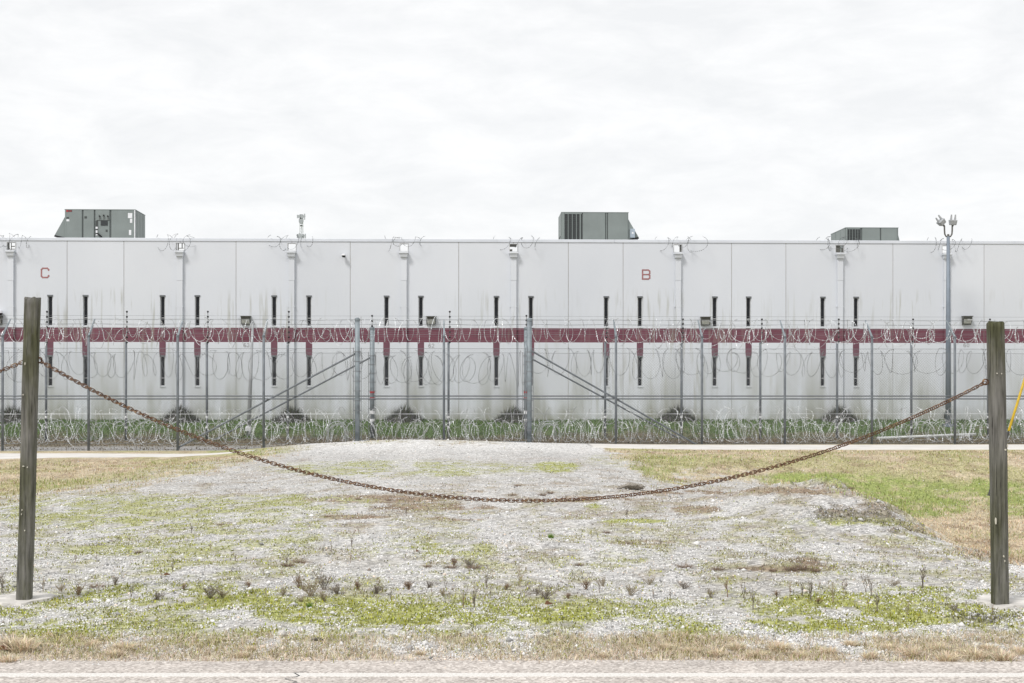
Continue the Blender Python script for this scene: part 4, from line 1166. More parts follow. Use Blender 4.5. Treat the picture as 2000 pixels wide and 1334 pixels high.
# light wire half way up in front of the ground coils
for (fr, root, py) in ((FF, ff, 808.5),):
    MB().tube([(fus[0], 0.5, fr.z(1000, py, 0.5)), (fus[-1], 0.5, fr.z(1000, py, 0.5))], 0.011, 5).build('support_wire', M['razor'], root)
# bottom rail in the middle section
MB().tube([(FF.u(704), 0, FF.z(870, 861)), (FF.u(1028), 0, FF.z(870, 864))], 0.03, 8).build('bottom_rail', M['galv'], ff)

# ------------------------------------------------------------------ razor wire
def concertina(name, fr, u0, u1, v, zc, r, pitch, mat, label, wob=0.08, squash=1.0, tr=0.0056, group=None, tiltmax=0.25, sagf=None, yaw=0.5):
    m = MB(); pts = []
    u = u0; n = 16; k = 0
    prev_r = r; ptl = 0.0
    while u < u1:
        p_ = pitch * random.uniform(0.4, 1.6); rr = r * random.uniform(0.72, 1.15)
        tl = random.uniform(-tiltmax, tiltmax); dz = random.uniform(-wob, wob); dv = random.uniform(-wob, wob)
        yw = (yaw if k % 2 else -yaw) * random.uniform(0.1, 1.5) + random.uniform(-0.25, 0.25)
        for i in range(n):
            f = i / n; a = 2 * math.pi * f
            r_ = prev_r + (rr - prev_r) * f; t1 = ptl + (tl - ptl) * f
            zz = zc + (sagf(u) if sagf else 0) + dz * math.sin(math.pi * f) + math.cos(a) * r_ * squash
            pts.append((u + p_ * f + t1 * math.cos(a) * r_ + yw * math.sin(a) * r_, v + dv * math.sin(math.pi * f) + math.sin(a) * r_, zz))
        prev_r = rr; ptl = tl; u += p_; k += 1
    o = fr.root(name)
    tag(o, label, 'razor wire', group)
    P = [Vector(p) for p in pts]
    m.tube(P, tr, 4, False)
    m.build('wire', mat, o, fixn=False)
    bb = MB()
    for i in range(0, len(P) - 1):
        for q in (0.15, 0.65):
            p = P[i].lerp(P[i + 1], q); t_ = (P[i + 1] - P[i]).normalized()
            nn = t_.cross(Vector((random.uniform(-1, 1), random.uniform(-1, 1), random.uniform(-1, 1)))).normalized()
            bb.add([p + t_ * 0.03, p + nn * 0.02, p - t_ * 0.03, p - nn * 0.02], [(0, 1, 2, 3)])
    bb.build('barbs', mat, o, fixn=False)['kind'] = 'stuff'
    return o
uL, uR = FF.u(-120), FF.u(2130)
concertina('razor_wire_coil', FF, uL, FF.u(697), 0.46, ffz + 0.24, 0.40, 0.36, M['razor'], 'razor wire coil along the fence top, left of the thick posts', 0.10)
concertina('razor_wire_coil', FF, FF.u(703), FF.u(1029), 0.50, ffz + 0.22, 0.42, 0.33, M['razor'], 'razor wire coil along the fence top between the two thick posts', 0.05, 1.15, tiltmax=0.12)
concertina('razor_wire_coil', FF, FF.u(1039), uR, 0.46, ffz + 0.24, 0.40, 0.36, M['razor'], 'razor wire coil along the fence top, right of the thick posts', 0.10)
concertina('razor_wire_coil', FF, uL, FF.u(700), 0.75, ffz + 0.02, 0.34, 0.50, M['razor'], 'second looser razor wire coil on the fence top at the left', 0.14)
concertina('razor_wire_coil', FF, FF.u(1190), uR, 0.75, ffz + 0.02, 0.34, 0.40, M['razor'], 'second looser razor wire coil on the fence top at the right', 0.14)
RM = Frame(54.6, 0.03)
concertina('razor_wire_coil', RM, RM.u(-120), RM.u(705), 0.0, RM.z(300, 712), 0.52, 0.42, M['razord'], 'dull razor wire coil hung half way up the inner fence at the left', 0.12)
concertina('razor_wire_coil', RM, RM.u(735), RM.u(1020), 0.0, RM.z(870, 720), 0.62, 0.30, M['razord'], 'dull razor wire coil hung half way up the inner fence between the thick posts', 0.08)
concertina('razor_wire_coil', RM, RM.u(1040), RM.u(2130), 0.0, RM.z(1500, 708), 0.50, 0.42, M['razord'], 'dull razor wire coil hung half way up the inner fence at the right', 0.12)
for k, (v_, dz_, r_, nm) in enumerate(((0.55, 0.42, 0.40, 'nearest razor wire roll on the ground behind the fence'), (1.35, 0.46, 0.44, 'second razor wire roll on the ground between the fences'),
                                      (0.95, 0.95, 0.36, 'razor wire roll stacked on the two ground rolls between the fences'))):
    G = Frame(50.3 + v_ / FF.c, 0.03)
    concertina('razor_wire_coil', G, G.u(-120), G.u(2130), 0, dz_, r_, (0.25, 0.23, 0.34)[k], M['razorg'], nm, 0.10, 1.0, 0.0042, yaw=0.6, tiltmax=0.55)
# short tufts on the parapet
names = ['above the downspout at the left edge', 'above the downspout right of letter C', 'above the third downspout from the left', 'above the downspout left of number 62',
         'above the middle downspout left of the coil unit', 'above the downspout right of letter B', 'below the low rooftop unit', 'behind the floodlight pole']
for px, nm in zip(pipes_px, names):
    wl, wr = (38, 36) if px not in (22,) else (45, 38)
    concertina('parapet_razor_wire', BL, BL.u(px - wl - random.uniform(-4, 4)), BL.u(px + wr + random.uniform(-5, 5)), -0.16, 8.38, 0.29, 0.38, M['razord'],
               'short razor wire loops on the parapet ' + nm, 0.12, 1.0, 0.0042, 'razor wire tufts on the parapet', 0.2, None, 0.75)
    u = BL.u(px)

# ------------------------------------------------------------------ other things between fence and building
def slanted_pole():
    fr = Frame(57.6, 0.03)
    a = fr.uz(493.5, 632); c_ = fr.uz(485, 836)
    wx, wy, _ = fr.world(c_[0], 0); o = empty('leaning_pole', (wx, wy, c_[1]), fr.th)
    tag(o, 'pale leaning pole on a white foot behind the fence, near number 63', 'pole')
    MB().tube([(0, 0, -0.5), (a[0] - c_[0], 0, a[1] - c_[1])], [0.095, 0.045], 10).build('shaft', M['paleleg'], o, True)
    MB().tube([(0, 0, -0.12), (0, 0, 0.02), (0, 0, 0.08)], [0.13, 0.13, 0.09], 10).build('foot', M['sticker'], o)
slanted_pole()
fr = Frame(54.4, 0.03)
a = fr.uz(1713, 856); c_ = fr.uz(1906, 848)
o = empty('loose_pipe', fr.world(*[(a[0] + c_[0]) / 2, 0, 0]), fr.th); tag(o, 'long white pipe lying between the fences at the right', 'pipe')
hl = (c_[0] - a[0]) / 2
MB().tube([(-hl, 0, a[1]), (hl, 0, c_[1])], 0.055, 10).build('pipe_length', M['bigplast'], o, True)
for q in (-0.55, 0.2, 0.9):
    zz = a[1] + (c_[1] - a[1]) * (q + 1) / 2
    gz_ = hz(*fr.world((a[0] + c_[0]) / 2 + q * hl, 0)[:2])
    MB().box(q * hl - 0.05, q * hl + 0.05, -0.05, 0.05, gz_ - 0.1, zz - 0.05).build('block', M['lamp'], o)
# bundled razor wire leaning inside the fence
def bundle(px, w, label):
    fr = Frame(51.4, 0.03); u = fr.u(px); wx, wy, _ = fr.world(u, 0); g = hz(wx, wy)
    o = empty('razor_wire_bundle', (wx, wy, g), fr.th); tag(o, label, 'razor wire')
    m = MB()
    for k in range(10):
        j = random.uniform(-0.10, 0.10); hw = w / 2 + random.uniform(-0.12, 0.06); hh = random.uniform(0.62, 0.80); vv = random.uniform(-0.15, 0.15)
        pts = []
        for i in range(15):
            t_ = math.pi * i / 14
            c1 = -math.cos(t_); s1 = math.sin(t_) ** 0.45
            pts.append((j + c1 * hw, vv + 0.05 * math.sin(3 * t_ + k), s1 * hh))
        m.tube(pts, 0.0055, 4, False)
    m.build('wire', M['razor'], o, fixn=False)
bundle(660, 0.72, 'bundled razor wire arch left of the thick post at the fence foot')
bundle(1072, 0.75, 'bundled razor wire arch right of the thick post at the fence foot')

# weedy heaps under the drain spouts
def clump(px, k, label):
    v_ = -0.75; u = BL.u(px, v_); wx, wy, _ = BL.world(u, v_)
    o = empty('weedy_heap', (wx, wy, hz(wx, wy)), BL.th); tag(o, label, 'weeds', 'dark weedy heaps under the drain spouts')
    n = 1500; ang = rng.uniform(0, 6.283, n); rad = rng.random(n) ** 0.6 * 0.85
    x = np.cos(ang) * rad; y = np.sin(ang) * rad * 0.7
    base = np.maximum(0, 0.50 * (1 - rad / 0.85))
    hgt = rng.uniform(0.08, 0.34, n) * (1.15 - rad * 0.6)
    wd = np.full(n, 0.012); la = ang + rng.normal(0, 0.7, n); ll = rng.random(n) * 0.9
    cc = np.where((rng.random(n) < 0.35)[:, None], jitter(np.array([0.075, 0.10, 0.04]), n, 0.3), jitter(np.array([0.105, 0.098, 0.092]), n, 0.35))
    o0 = np.stack([x, y, base - 0.1], 1); wv = np.stack([np.cos(ang + 1.2) * wd, np.sin(ang + 1.2) * wd, 0 * wd], 1)
    tip = o0 + np.stack([np.cos(la) * ll * hgt, np.sin(la) * ll * hgt, hgt + 0.1], 1)
    co = np.stack([o0 - wv, o0 + wv, tip], 1).reshape(-1, 3); tr = np.arange(n * 3).reshape(-1, 3)
    me = raw_mesh('foliage', co, tr, np.clip(np.repeat(cc, 3, 0), 0, 1), M['blade']); link('foliage', me, o)
    m = MB(); rg = 7; ns = 16
    m.v.append((0, 0, 0.46))
    for i in range(1, rg):
        for q in range(ns):
            a_ = 2 * math.pi * q / ns; r_ = 0.82 * i / (rg - 1) * random.uniform(0.9, 1.1)
            m.v.append((math.cos(a_) * r_, math.sin(a_) * r_ * 0.7, max(-0.15, 0.46 * (1 - r_ / 0.85) + random.uniform(-0.05, 0.05) - (0.15 if i == rg - 1 else 0))))
    for q in range(ns): m.f.append((0, 1 + q, 1 + (q + 1) % ns))
    for i in range(rg - 2):
        for q in range(ns):
            s0 = 1 + i * ns
            m.f.append((s0 + q, s0 + ns + q, s0 + ns + (q + 1) % ns, s0 + (q + 1) % ns))
    m.build('soil_heap', M['heap'], o, True)
M['heap'] = simple_mat('heap_soil', (0.11, 0.105, 0.10), 0.95, 0, 0.4, 9, 0.6)
hl_ = ['at the left edge behind the wooden post', 'under the downspout right of letter C', 'under the third downspout from the left', 'under the downspout left of number 62',
       'behind the right thick fence post', 'under the downspout right of letter B', 'under the downspout below the low rooftop unit']
for k, px in enumerate(pipes_px[:7]):
    clump(px, k, 'dark weedy heap at the wall foot ' + hl_[k])

# ------------------------------------------------------------------ guy wire with yellow guard, right edge
gx, gy, gz_ = ground_at(1931, 968)
d1x = (1970 - 1000) * gy / F; d1z = EYE - (842 - HOR) * gy / F
vec = Vector((d1x - gx, 0, d1z - gz_)); vec.normalize()
o = empty('guy_wire', (gx, gy, gz_)); tag(o, 'guy wire with yellow plastic guard at the right edge behind the post', 'guy wire')
Lb = (d1z - gz_) / vec.z
MB().tube([tuple(vec * -0.3), tuple(vec * 9.0)], 0.014, 8).build('cable', M['cable'], o)
MB().tube([tuple(vec * (Lb - 0.35)), tuple(vec * (Lb - 0.02))], [0.018, 0.032], 8).build('clamp', M['cable'], o)
MB().tube([tuple(vec * Lb), tuple(vec * (Lb + 0.02)), tuple(vec * (Lb + 2.2))], [0.024, 0.028, 0.031], 12).build('guard', M['yellow'], o, True)
MB().tube([tuple(vec * -0.1), tuple(vec * 0.25)], 0.028, 8).build('anchor_eye', M['cable'], o)

# ------------------------------------------------------------------ timber posts
def timber(pxb, pyb, pxt, pyt, wpx, yaw, mat, label, chips):
    X, Y, Zg = ground_at(pxb, pyb)
    s_ = Y / F
    top = Vector(((pxt - 1000) * s_ - X, 0.02, EYE - (pyt - HOR) * s_ - Zg))
    o = empty('timber_post', (X, Y, Zg)); tag(o, label, 'post', 'timber posts carrying the chain')
    w = wpx * s_ / 2
    m = MB(); ns = 28; nr = 60
    for i in range(nr + 1):
        f = -0.06 + 1.06 * i / nr
        for k in range(ns):
            a = 2 * math.pi * k / ns
            # rounded square section
            c1, s1 = math.cos(a), math.sin(a)
            rr = 1.0 / (abs(c1) ** 6 + abs(s1) ** 6) ** (1 / 6.0)
            rr *= w * (0.90 + 0.035 * math.sin(f * 5 + k * 0.2))
            nn = float(fbm(np.array([k * 1.7 + pxb]), np.array([f * 3.0 + 5]), 61)[0]) - 0.5
            rr *= 1 + 0.10 * nn
            x, y = c1 * rr, s1 * rr
            xr = x * math.cos(yaw) - y * math.sin(yaw); yr = x * math.sin(yaw) + y * math.cos(yaw)
            zt = top.z * f + ((0.012 * math.sin(k * 0.9) + 0.006 * random.uniform(-1, 1)) if i == nr else 0)
            m.v.append((top.x * f + xr, top.y * f + yr, zt))
    for i in range(nr):
        for k in range(ns):
            a0_, a1_ = i * ns + k, i * ns + (k + 1) % ns
            m.f.append((a0_, a1_, a1_ + ns, a0_ + ns))
    t0 = nr * ns
    m.v.append((top.x, top.y, top.z + 0.008)); ci = len(m.v) - 1
    for k in range(ns): m.f.append((t0 + k, t0 + (k + 1) % ns, ci))
    po = m.build('shaft', mat, o, True)
    # drying cracks cut as thin dark slivers are left to the grain; chips of bare wood are real slivers
    for (cx, cy, cw, ch) in chips:
        f = ((EYE - (cy - HOR) * s_) - Zg) / top.z
        x = (cx - 1000) * s_ - X; y = top.y * f - w * 1.02 - 0.004
        q = MB()
        pts = []
        for k in range(7):
            a = 2 * math.pi * k / 7; rj = random.uniform(0.6, 1.1)
            pts.append((x + math.cos(a) * cw * s_ / 2 * rj, y, top.z * f + math.sin(a) * ch * s_ / 2 * rj))
        q.add(pts + [(a, y + 0.02, c) for a, _, c in pts], [tuple(range(7))] + [(k, (k + 1) % 7, (k + 1) % 7 + 7, k + 7) for k in range(7)])
        q.build('bare_chip', M['chip'], o)
    return o, Vector((X, Y, Zg)), top, w
M['chip'] = simple_mat('bare_wood', (0.60, 0.57, 0.50), 0.8)
postL, bL, tL, wL = timber(47, 1176, 63, 583, 31, 0.10, M['woodL'], 'mossy square timber post at the left holding the rusty chain',
                           [(53, 711, 2, 6), (49.5, 771, 2, 4), (50, 910, 4, 3), (58, 912, 1.6, 4), (48, 995, 1.6, 4), (47, 1003, 1.5, 4), (53, 1035, 1.5, 3)])
postR, bR, tR, wR = timber(1954, 1185, 1946, 630, 33, -0.05, M['woodR'], 'grey weathered timber post at the right holding the rusty chain',
                           [(1943, 729.5, 2, 3), (1952, 730, 2, 3), (1959, 878, 4, 5), (1963, 871, 2, 6), (1940, 1017, 2, 15), (1955, 1085, 2, 5), (1957, 1094, 2, 4)])
# neighbour beyond the frame that carries the second chain
postN, bN, tN, wN = timber(-730, 1180, -728, 600, 31, 0.05, M['woodL'], 'next mossy timber post beyond the left edge of the picture', [])

def footing(cx, cy, rx_, ry_, label):
    X, Y, Zg = ground_at(cx, cy)
    o = MB(); n = 30
    for ring, (s_, z_) in enumerate(((1.0, -0.03), (0.93, 0.014), (0.5, 0.020))):
        for k in range(n):
            a = 2 * math.pi * k / n; j = 1 + 0.9 * (float(fbm(np.array([math.cos(a) * 1.6 + cx]), np.array([math.sin(a) * 1.6 + 9]), 63)[0]) - 0.5) + random.uniform(-.03, .03)
            x, y = X + math.cos(a) * rx_ * s_ * j, Y + math.sin(a) * ry_ * s_ * j
            o.v.append((x, y, hz(x, y) + z_ + 0.006))
    for ring in range(2):
        for k in range(n):
            o.f.append((ring * n + k, ring * n + (k + 1) % n, (ring + 1) * n + (k + 1) % n, (ring + 1) * n + k))
    o.f.append(tuple(2 * n + k for k in range(n)))
    tag(o.build('concrete_footing', M['foot'], smooth=False), label, 'footing', 'concrete footings of the timber posts')
footing(45, 1173, 0.22, 0.26, 'flat pale concrete footing around the left timber post')
footing(1968, 1179, 0.22, 0.34, 'flat pale concrete footing around the right timber post')

# ------------------------------------------------------------------ rusty chain, link by link
PITCH, WR, IW = 0.0340, 0.0037, 0.0114
def link_mesh():
    m = MB(); c = []
    hl = PITCH / 2 + WR - IW * 0.55
    for k in range(20):
        a = 2 * math.pi * k / 20
        x = math.cos(a) * IW * 1.15 + (hl if math.cos(a) > 0 else -hl)
        c.append(Vector((x, math.sin(a) * IW * 1.15, 0)))
    ns = 6; n = len(c)
    for i in range(n):
        t_ = (c[(i + 1) % n] - c[i - 1]).normalized(); s1 = t_.cross(Vector((0, 0, 1)))
        for k in range(ns):
            a = 2 * math.pi * k / ns
            m.v.append(tuple(c[i] + s1 * math.cos(a) * WR + Vector((0, 0, math.sin(a) * WR))))
    for i in range(n):
        for k in range(ns):
            j = (i + 1) % n
            m.f.append((i * ns + k, j * ns + k, j * ns + (k + 1) % ns, i * ns + (k + 1) % ns))
    return m.mesh('link', M['rust'], True)
LINK = link_mesh()
def chain(A, B, low_px, label, twist0, twist1):
    """hanging curve from A to B through the lowest row seen in the photograph"""
    A = Vector(A); B = Vector(B)
    d = B - A; span = math.hypot(d.x, d.y)
    def curve(t, cfac, sk):
        # catenary through both ends: z = a*cosh((x-x0)/a)+c
        return cfac
    # solve catenary parameter a for given lowest height
    zlow = low_px
    best = None
    lo_, hi_ = 0.5, 60.0
    for _ in range(60):
        a = math.sqrt(lo_ * hi_)
        h_ = B.z - A.z
        x0 = span / 2 - a * math.asinh(h_ / (2 * a * math.sinh(span / (2 * a))))
        c0 = A.z - a * math.cosh(-x0 / a)
        zmin = a + c0
        if zmin > zlow: hi_ = a
        else: lo_ = a
    f = lambda x: a * math.cosh((x - x0) / a) + c0
    pts = []; x = 0.0
    L_tot = a * (math.sinh((span - x0) / a) + math.sinh(x0 / a))
    nl = int(round(L_tot / PITCH))
    o = empty('rusty_chain', tuple(A)); tag(o, label, 'chain')
    dirh = Vector((d.x / span, d.y / span, 0))
    for i in range(nl):
        s_ = (i + 0.5) * L_tot / nl
        xx = x0 + a * math.asinh(s_ / a + math.sinh(-x0 / a))
        sl = math.sinh((xx - x0) / a)
        t_ = (dirh + Vector((0, 0, sl))).normalized()
        side = t_.cross(Vector((0, 0, 1))).normalized(); upv = side.cross(t_)
        ff_ = i / nl
        ang = twist0 + (twist1 - twist0) * ff_ + 0.18 * math.sin(i * 0.10) + random.uniform(-0.10, 0.10) + (math.pi / 2 if i % 2 else 0)
        y_ = upv * math.cos(ang) + side * math.sin(ang); z_ = t_.cross(y_)
        l = bpy.data.objects.new('link', LINK); COL.objects.link(l); l.parent = o
        pos = dirh * xx + Vector((0, 0, f(xx) - A.z))
        mt = Matrix((t_, y_, z_)).transposed().to_4x4(); mt.translation = pos
        l.matrix_local = mt
    return o
def on_post(b, t, px, py, side, w, back=0.0):
    s_ = b.y / F; z_ = EYE - (py - HOR) * s_; f = (z_ - b.z) / t.z
    return (b.x + t.x * f + side * w, b.y + t.y * f + back, z_)
A = on_post(bL, tL, 78, 703, 0.9, wL, 0.0); B = on_post(bR, tR, 1925, 747, -1.35, wR)
zl = EYE - (978.5 - HOR) * 11.1 / F
chain(A, B, zl, 'long rusty chain sagging between the left and right timber posts', 0.0, 0.55)
A2 = on_post(bN, tN, -720, 705, 0.9, wN); B2 = on_post(bL, tL, 46, 706, -0.9, wL)
chain(A2, B2, EYE - (785 - HOR) * 11.15 / F, 'rusty chain running from the left timber post out of the picture', 0.3, 0.2)
# eye bolts (parts of the posts)
def eye(post, b, p, side):
    m = MB(); c = Vector(p) - Vector(post.location)
    ring = [(c.x + side * -0.0 + math.cos(2 * math.pi * k / 16) * 0.021, c.y, c.z + math.sin(2 * math.pi * k / 16) * 0.021) for k in range(17)]
    m.tube(ring, 0.006, 6, False); m.tube([(c.x + side * 0.02, c.y, c.z), (c.x + side * 0.09, c.y, c.z)], 0.007, 6)
    m.build('eye_bolt', M['rust'], post, True)
eye(postR, bR, on_post(bR, tR, 1925, 746, -1.32, wR), 1)
eye(postL, bL, on_post(bL, tL, 78, 703, 1.0, wL), -1)

# ------------------------------------------------------------------ small things on the gravel
def rock_mesh(seed, mat, rough=0.25):
    b_ = bmesh.new(); bmesh.ops.create_icosphere(b_, subdivisions=3, radius=1)
    r_ = random.Random(seed)
    pl = [(Vector((r_.uniform(-1, 1), r_.uniform(-1, 1), r_.uniform(-1, 1))).normalized(), r_.uniform(0.6, 0.95)) for _ in range(9)]
    for v_ in b_.verts:
        for n_, d_ in pl:
            e = v_.co.dot(n_) - d_
            if e > 0: v_.co -= n_ * e
        v_.co *= 1 + r_.uniform(-1, 1) * 0.05 * rough * 4 + (0.0 if rough < 0.4 else 0.35 * (float(fbm(np.array([v_.co.x * 3 + 20]), np.array([v_.co.y * 3 + v_.co.z * 4 + 30]), 67)[0]) - 0.5))
    me = bpy.data.meshes.new('stone'); b_.to_mesh(me); b_.free(); me.materials.append(mat); return me
def rock(px, py, wpx, hpx, mat, name, label, cat, seed, rough=0.25):
    X, Y, Zg = ground_at(px, py + hpx / 2)
    s_ = Y / F; o = link(name, rock_mesh(seed, mat, rough)); o.location = (X, Y + wpx * s_ * 0.3, Zg + hpx * s_ * 0.4)
    o.scale = (wpx * s_ / 2 * 1.1, wpx * s_ / 2 * 0.7, hpx * s_ / 2 * 1.2); o.rotation_euler = (0, 0, seed)
    o.rotation_euler = (0, 0, 0.2); tag(o, label, cat)
M['rockp'] = simple_mat('pale_stone', (0.52, 0.51, 0.49), 0.9, 0, 0.2, 5, 0.3)
M['rockd'] = simple_mat('dark_stone', (0.07, 0.065, 0.06), 0.9, 0, 0.4, 5, 0.3)
M['clod'] = simple_mat('gravelly_clod', (0.36, 0.33, 0.29), 0.95, 0, 0.3, 9, 1.0, col2=(0.15, 0.13, 0.10))
rock(551, 1237, 18, 12, M['rockp'], 'stone', 'pale fist-sized stone on the moss near the road, left of centre', 'stone', 3)
rock(622, 1249, 18, 7, M['rockd'], 'stone', 'flat dark stone near the road, left of centre', 'stone', 5)
rock(1234, 949.5, 50, 15, M['clod'], 'earth_clod', 'grey-brown clod of stony earth on the gravel under the chain', 'clod', 9, 0.55)
rock(760, 1158, 14, 8, M['rockp'], 'stone', 'small pale stone among the weeds at the centre', 'stone', 13)

def leaf(px, py, wpx, rz, label, curl=0.5):
    X, Y, Zg = ground_at(px, py); s_ = Y / F; w = wpx * s_ / 2
    m = MB(); n = 6
    prof = [0.05, 0.55, 0.95, 0.8, 0.5, 0.25, 0.02]
    for i, pf in enumerate(prof):
        x = -w + 2 * w * i / n
        for q in (-1, 0, 1):
            m.v.append((x, q * pf * w * 0.7, abs(q) * pf * w * curl * random.uniform(0.7, 1.3) + 0.25 * w * (i / n) ** 2 + random.uniform(-.05, .05) * w))
    for i in range(n):
        for q in range(2):
            a_ = i * 3 + q; m.f.append((a_, a_ + 3, a_ + 4, a_ + 1))
    me_o = m.build('dead_leaf', M['leaf'], None, True, fixn=False)
    sm = me_o.modifiers.new('thick', 'SOLIDIFY'); sm.thickness = 0.001
    me_o.location = (X, Y, Zg + 0.012); me_o.rotation_euler = (0.35, 0.1, rz); tag(me_o, label, 'leaf')
leaf(1072, 1184, 20, 0.6, 'curled brown dead leaf on the moss right of centre')
leaf(326, 1126, 14, 0.1, 'brown dead leaf beside a bent twig at the left')
leaf(18, 1272, 44, 0.2, 'large brown dead leaf by the road in the left corner', 0.25)
leaf(816, 1080, 13, 1.2, 'small brown leaf on the gravel near the centre')
leaf(655, 1160, 13, 2.0, 'reddish leaf among grey weeds left of centre')

ORD = ['first', 'second', 'third', 'fourth', 'fifth', 'sixth', 'seventh', 'eighth', 'ninth', 'tenth', 'eleventh', 'twelfth', 'thirteenth', 'fourteenth', 'fifteenth', 'sixteenth',
       'seventeenth', 'eighteenth', 'nineteenth', 'twentieth']
ZONES = [(-500, 'near the left timber post'), (350, 'under the left part of the chain'), (700, 'just left of the picture centre'), (1000, 'just right of the picture centre'),
         (1350, 'in front of the gravel bank'), (1750, 'near the right timber post')]
def zone_labels(items, what):
    out = {}
    cnt = {}
    for it in sorted(items, key=lambda q: q[0]):
        zn = [z_ for x_, z_ in ZONES if it[0] >= x_][-1]
        cnt[zn] = cnt.get(zn, 0) + 1
        out[it] = '%s %s, %s from the left there' % (what, zn, ORD[cnt[zn] - 1])
    return out
# dead weeds
def weed_mesh(seed, bushy):
    r_ = random.Random(seed); m = MB()
    nst = r_.randint(12, 18) if bushy else r_.randint(1, 4)
    for s_ in range(nst):
        h_ = r_.uniform(0.5, 1.0); a = r_.uniform(0, 6.283); ln = r_.uniform(0.05, 0.75 if bushy else 0.35)
        p = Vector((math.cos(a) * 0.05, math.sin(a) * 0.05, -0.08)); pts = [p.copy()]
        for k in range(1, 6):
            f = k / 5
            pts.append(Vector((math.cos(a) * ln * f * h_ + r_.uniform(-.03, .03), math.sin(a) * ln * f * h_ + r_.uniform(-.03, .03), h_ * f)))
        m.tube(pts, [0.015, 0.014, 0.012, 0.010, 0.008, 0.005], 4)
        for k in range(2, 5):
            for q in range(r_.randint(1, 3)):
                b0 = pts[k]; a2 = r_.uniform(0, 6.283); l2 = r_.uniform(0.10, 0.28)
                b1 = b0 + Vector((math.cos(a2) * l2 * 0.6, math.sin(a2) * l2 * 0.6, l2))
                m.tube([b0, b0.lerp(b1, 0.6) + Vector((r_.uniform(-.02, .02), 0, 0)), b1], [0.008, 0.007, 0.004], 3)
                for e in range(4):
                    c0 = b0.lerp(b1, r_.uniform(0.4, 1)); dd = Vector((r_.uniform(-1, 1), r_.uniform(-1, 1), r_.uniform(0, 1))) * 0.05
                    m.add([c0, c0 + dd, c0 + dd * 0.5 + Vector((0.02, 0.01, 0.02))], [(0, 1, 2)])
    return m.mesh('dead_weed', M[('weed', 'weedb', 'weeds')[seed % 3]])
WT = [weed_mesh(s, False) for s in range(6)]; WB = [weed_mesh(20 + s, True) for s in range(6)]
weeds = [(4, 1158, 40), (85, 1155, 34), (148, 1099, 22), (187, 1098, 22), (256, 1168, 38), (193, 1164, 32), (315, 1127, 26), (337, 1118, 20), (374, 1042, 18), (307, 1044, 18), (411, 1075, 20), (630, 1082, 26), (648, 1078, 24),
         (519, 1168, 34), (685, 1101, 24), (687, 1068, 22), (793, 1008, 18), (809, 1084, 16), (739, 1150, 32), (761, 1173, 30), (872, 1150, 32), (876, 1180, 40), (906, 1188, 36), (926, 1188, 40), (950, 1148, 28),
         (1015, 1146, 46), (1031, 1161, 30), (1078, 1090, 18), (1172, 1158, 30), (1213, 1183, 32), (1276, 1168, 22), (1309, 1171, 18), (1224, 1012, 20), (1300, 1020, 14), (1420, 1166, 48), (1454, 1170, 44),
         (1470, 1190, 50), (1481, 1194, 38), (1544, 1168, 36), (1567, 1164, 26), (1583, 1172, 40), (1628, 1176, 46), (1650, 1161, 42), (1693, 1157, 48), (1704, 1166, 56), (1670, 1190, 30), (1696, 1190, 28), (1713, 1196, 40),
         (1802, 1149, 44), (1772, 1202, 34), (1915, 1100, 36), (1656, 1029, 16), (1622, 1022, 20), (1888, 1195, 34), (1938, 1200, 24), (460, 1095, 14), (560, 1104, 18), (1339, 1108, 16), (1600, 1150, 24), (1850, 1175, 22)]
bushes = [(607, 1165, 34), (578, 1148, 22), (630, 1152, 26), (407, 1168, 26), (430, 1168, 20), (159, 1164, 26), (793, 1152, 26), (1072, 1170, 30), (1181, 1146, 18), (1235, 1163, 24), (1143, 1152, 20), (924, 1108, 20), (660, 1160, 22), (545, 1165, 18), (700, 1152, 20), (880, 1106, 16), (1330, 1150, 20), (640, 1168, 22), (590, 1172, 18), (480, 1160, 18), (730, 1166, 16), (835, 1156, 18), (860, 1168, 16), (990, 1156, 18), (1110, 1158, 16), (1050, 1172, 16), (1265, 1150, 18), (1395, 1160, 16), (350, 1158, 18), (300, 1166, 16), (230, 1150, 18), (120, 1150, 16), (1520, 1158, 16), (1600, 1168, 20), (1860, 1190, 16), (1745, 1160, 16)]
LW = zone_labels(weeds, 'thin dead weed stalk'); LBU = zone_labels(bushes, 'bushy dead weed')
for i, (px, py, hp) in enumerate(weeds):
    X, Y, Zg = ground_at(px, py); o = link('dead_weed', WT[(i * 5 + i // 4) % 6]); o.location = (X, Y, Zg); s_ = hp * Y / F
    o.scale = (s_, s_, s_); o.rotation_euler = (0, 0, random.uniform(0, 6.28))
    tag(o, LW[(px, py, hp)], 'weed', 'dead weed stalks in the gravel')
for i, (px, py, hp) in enumerate(bushes):
    f_ = random.uniform(0.65, 1.25); X, Y, Zg = ground_at(px + random.uniform(-8, 8), py + (random.uniform(-16, 12) if i > 16 else 0)); o = link('bushy_dead_weed', WB[(i * 5 + i // 3) % 6]); o.location = (X, Y, Zg); s_ = hp * Y / F
    o.scale = (s_ * 1.2, s_ * 1.2, s_); o.rotation_euler = (0, 0, random.uniform(0, 6.28))
    o.scale = (s_ * 1.5 * random.uniform(0.8, 1.5), s_ * 1.4, s_ * f_); o.rotation_euler = (random.uniform(-.25, .25), random.uniform(-.3, .3), random.uniform(0, 6.28))
    tag(o, LBU[(px, py, hp)], 'weed', 'bushy dead weeds in the gravel')
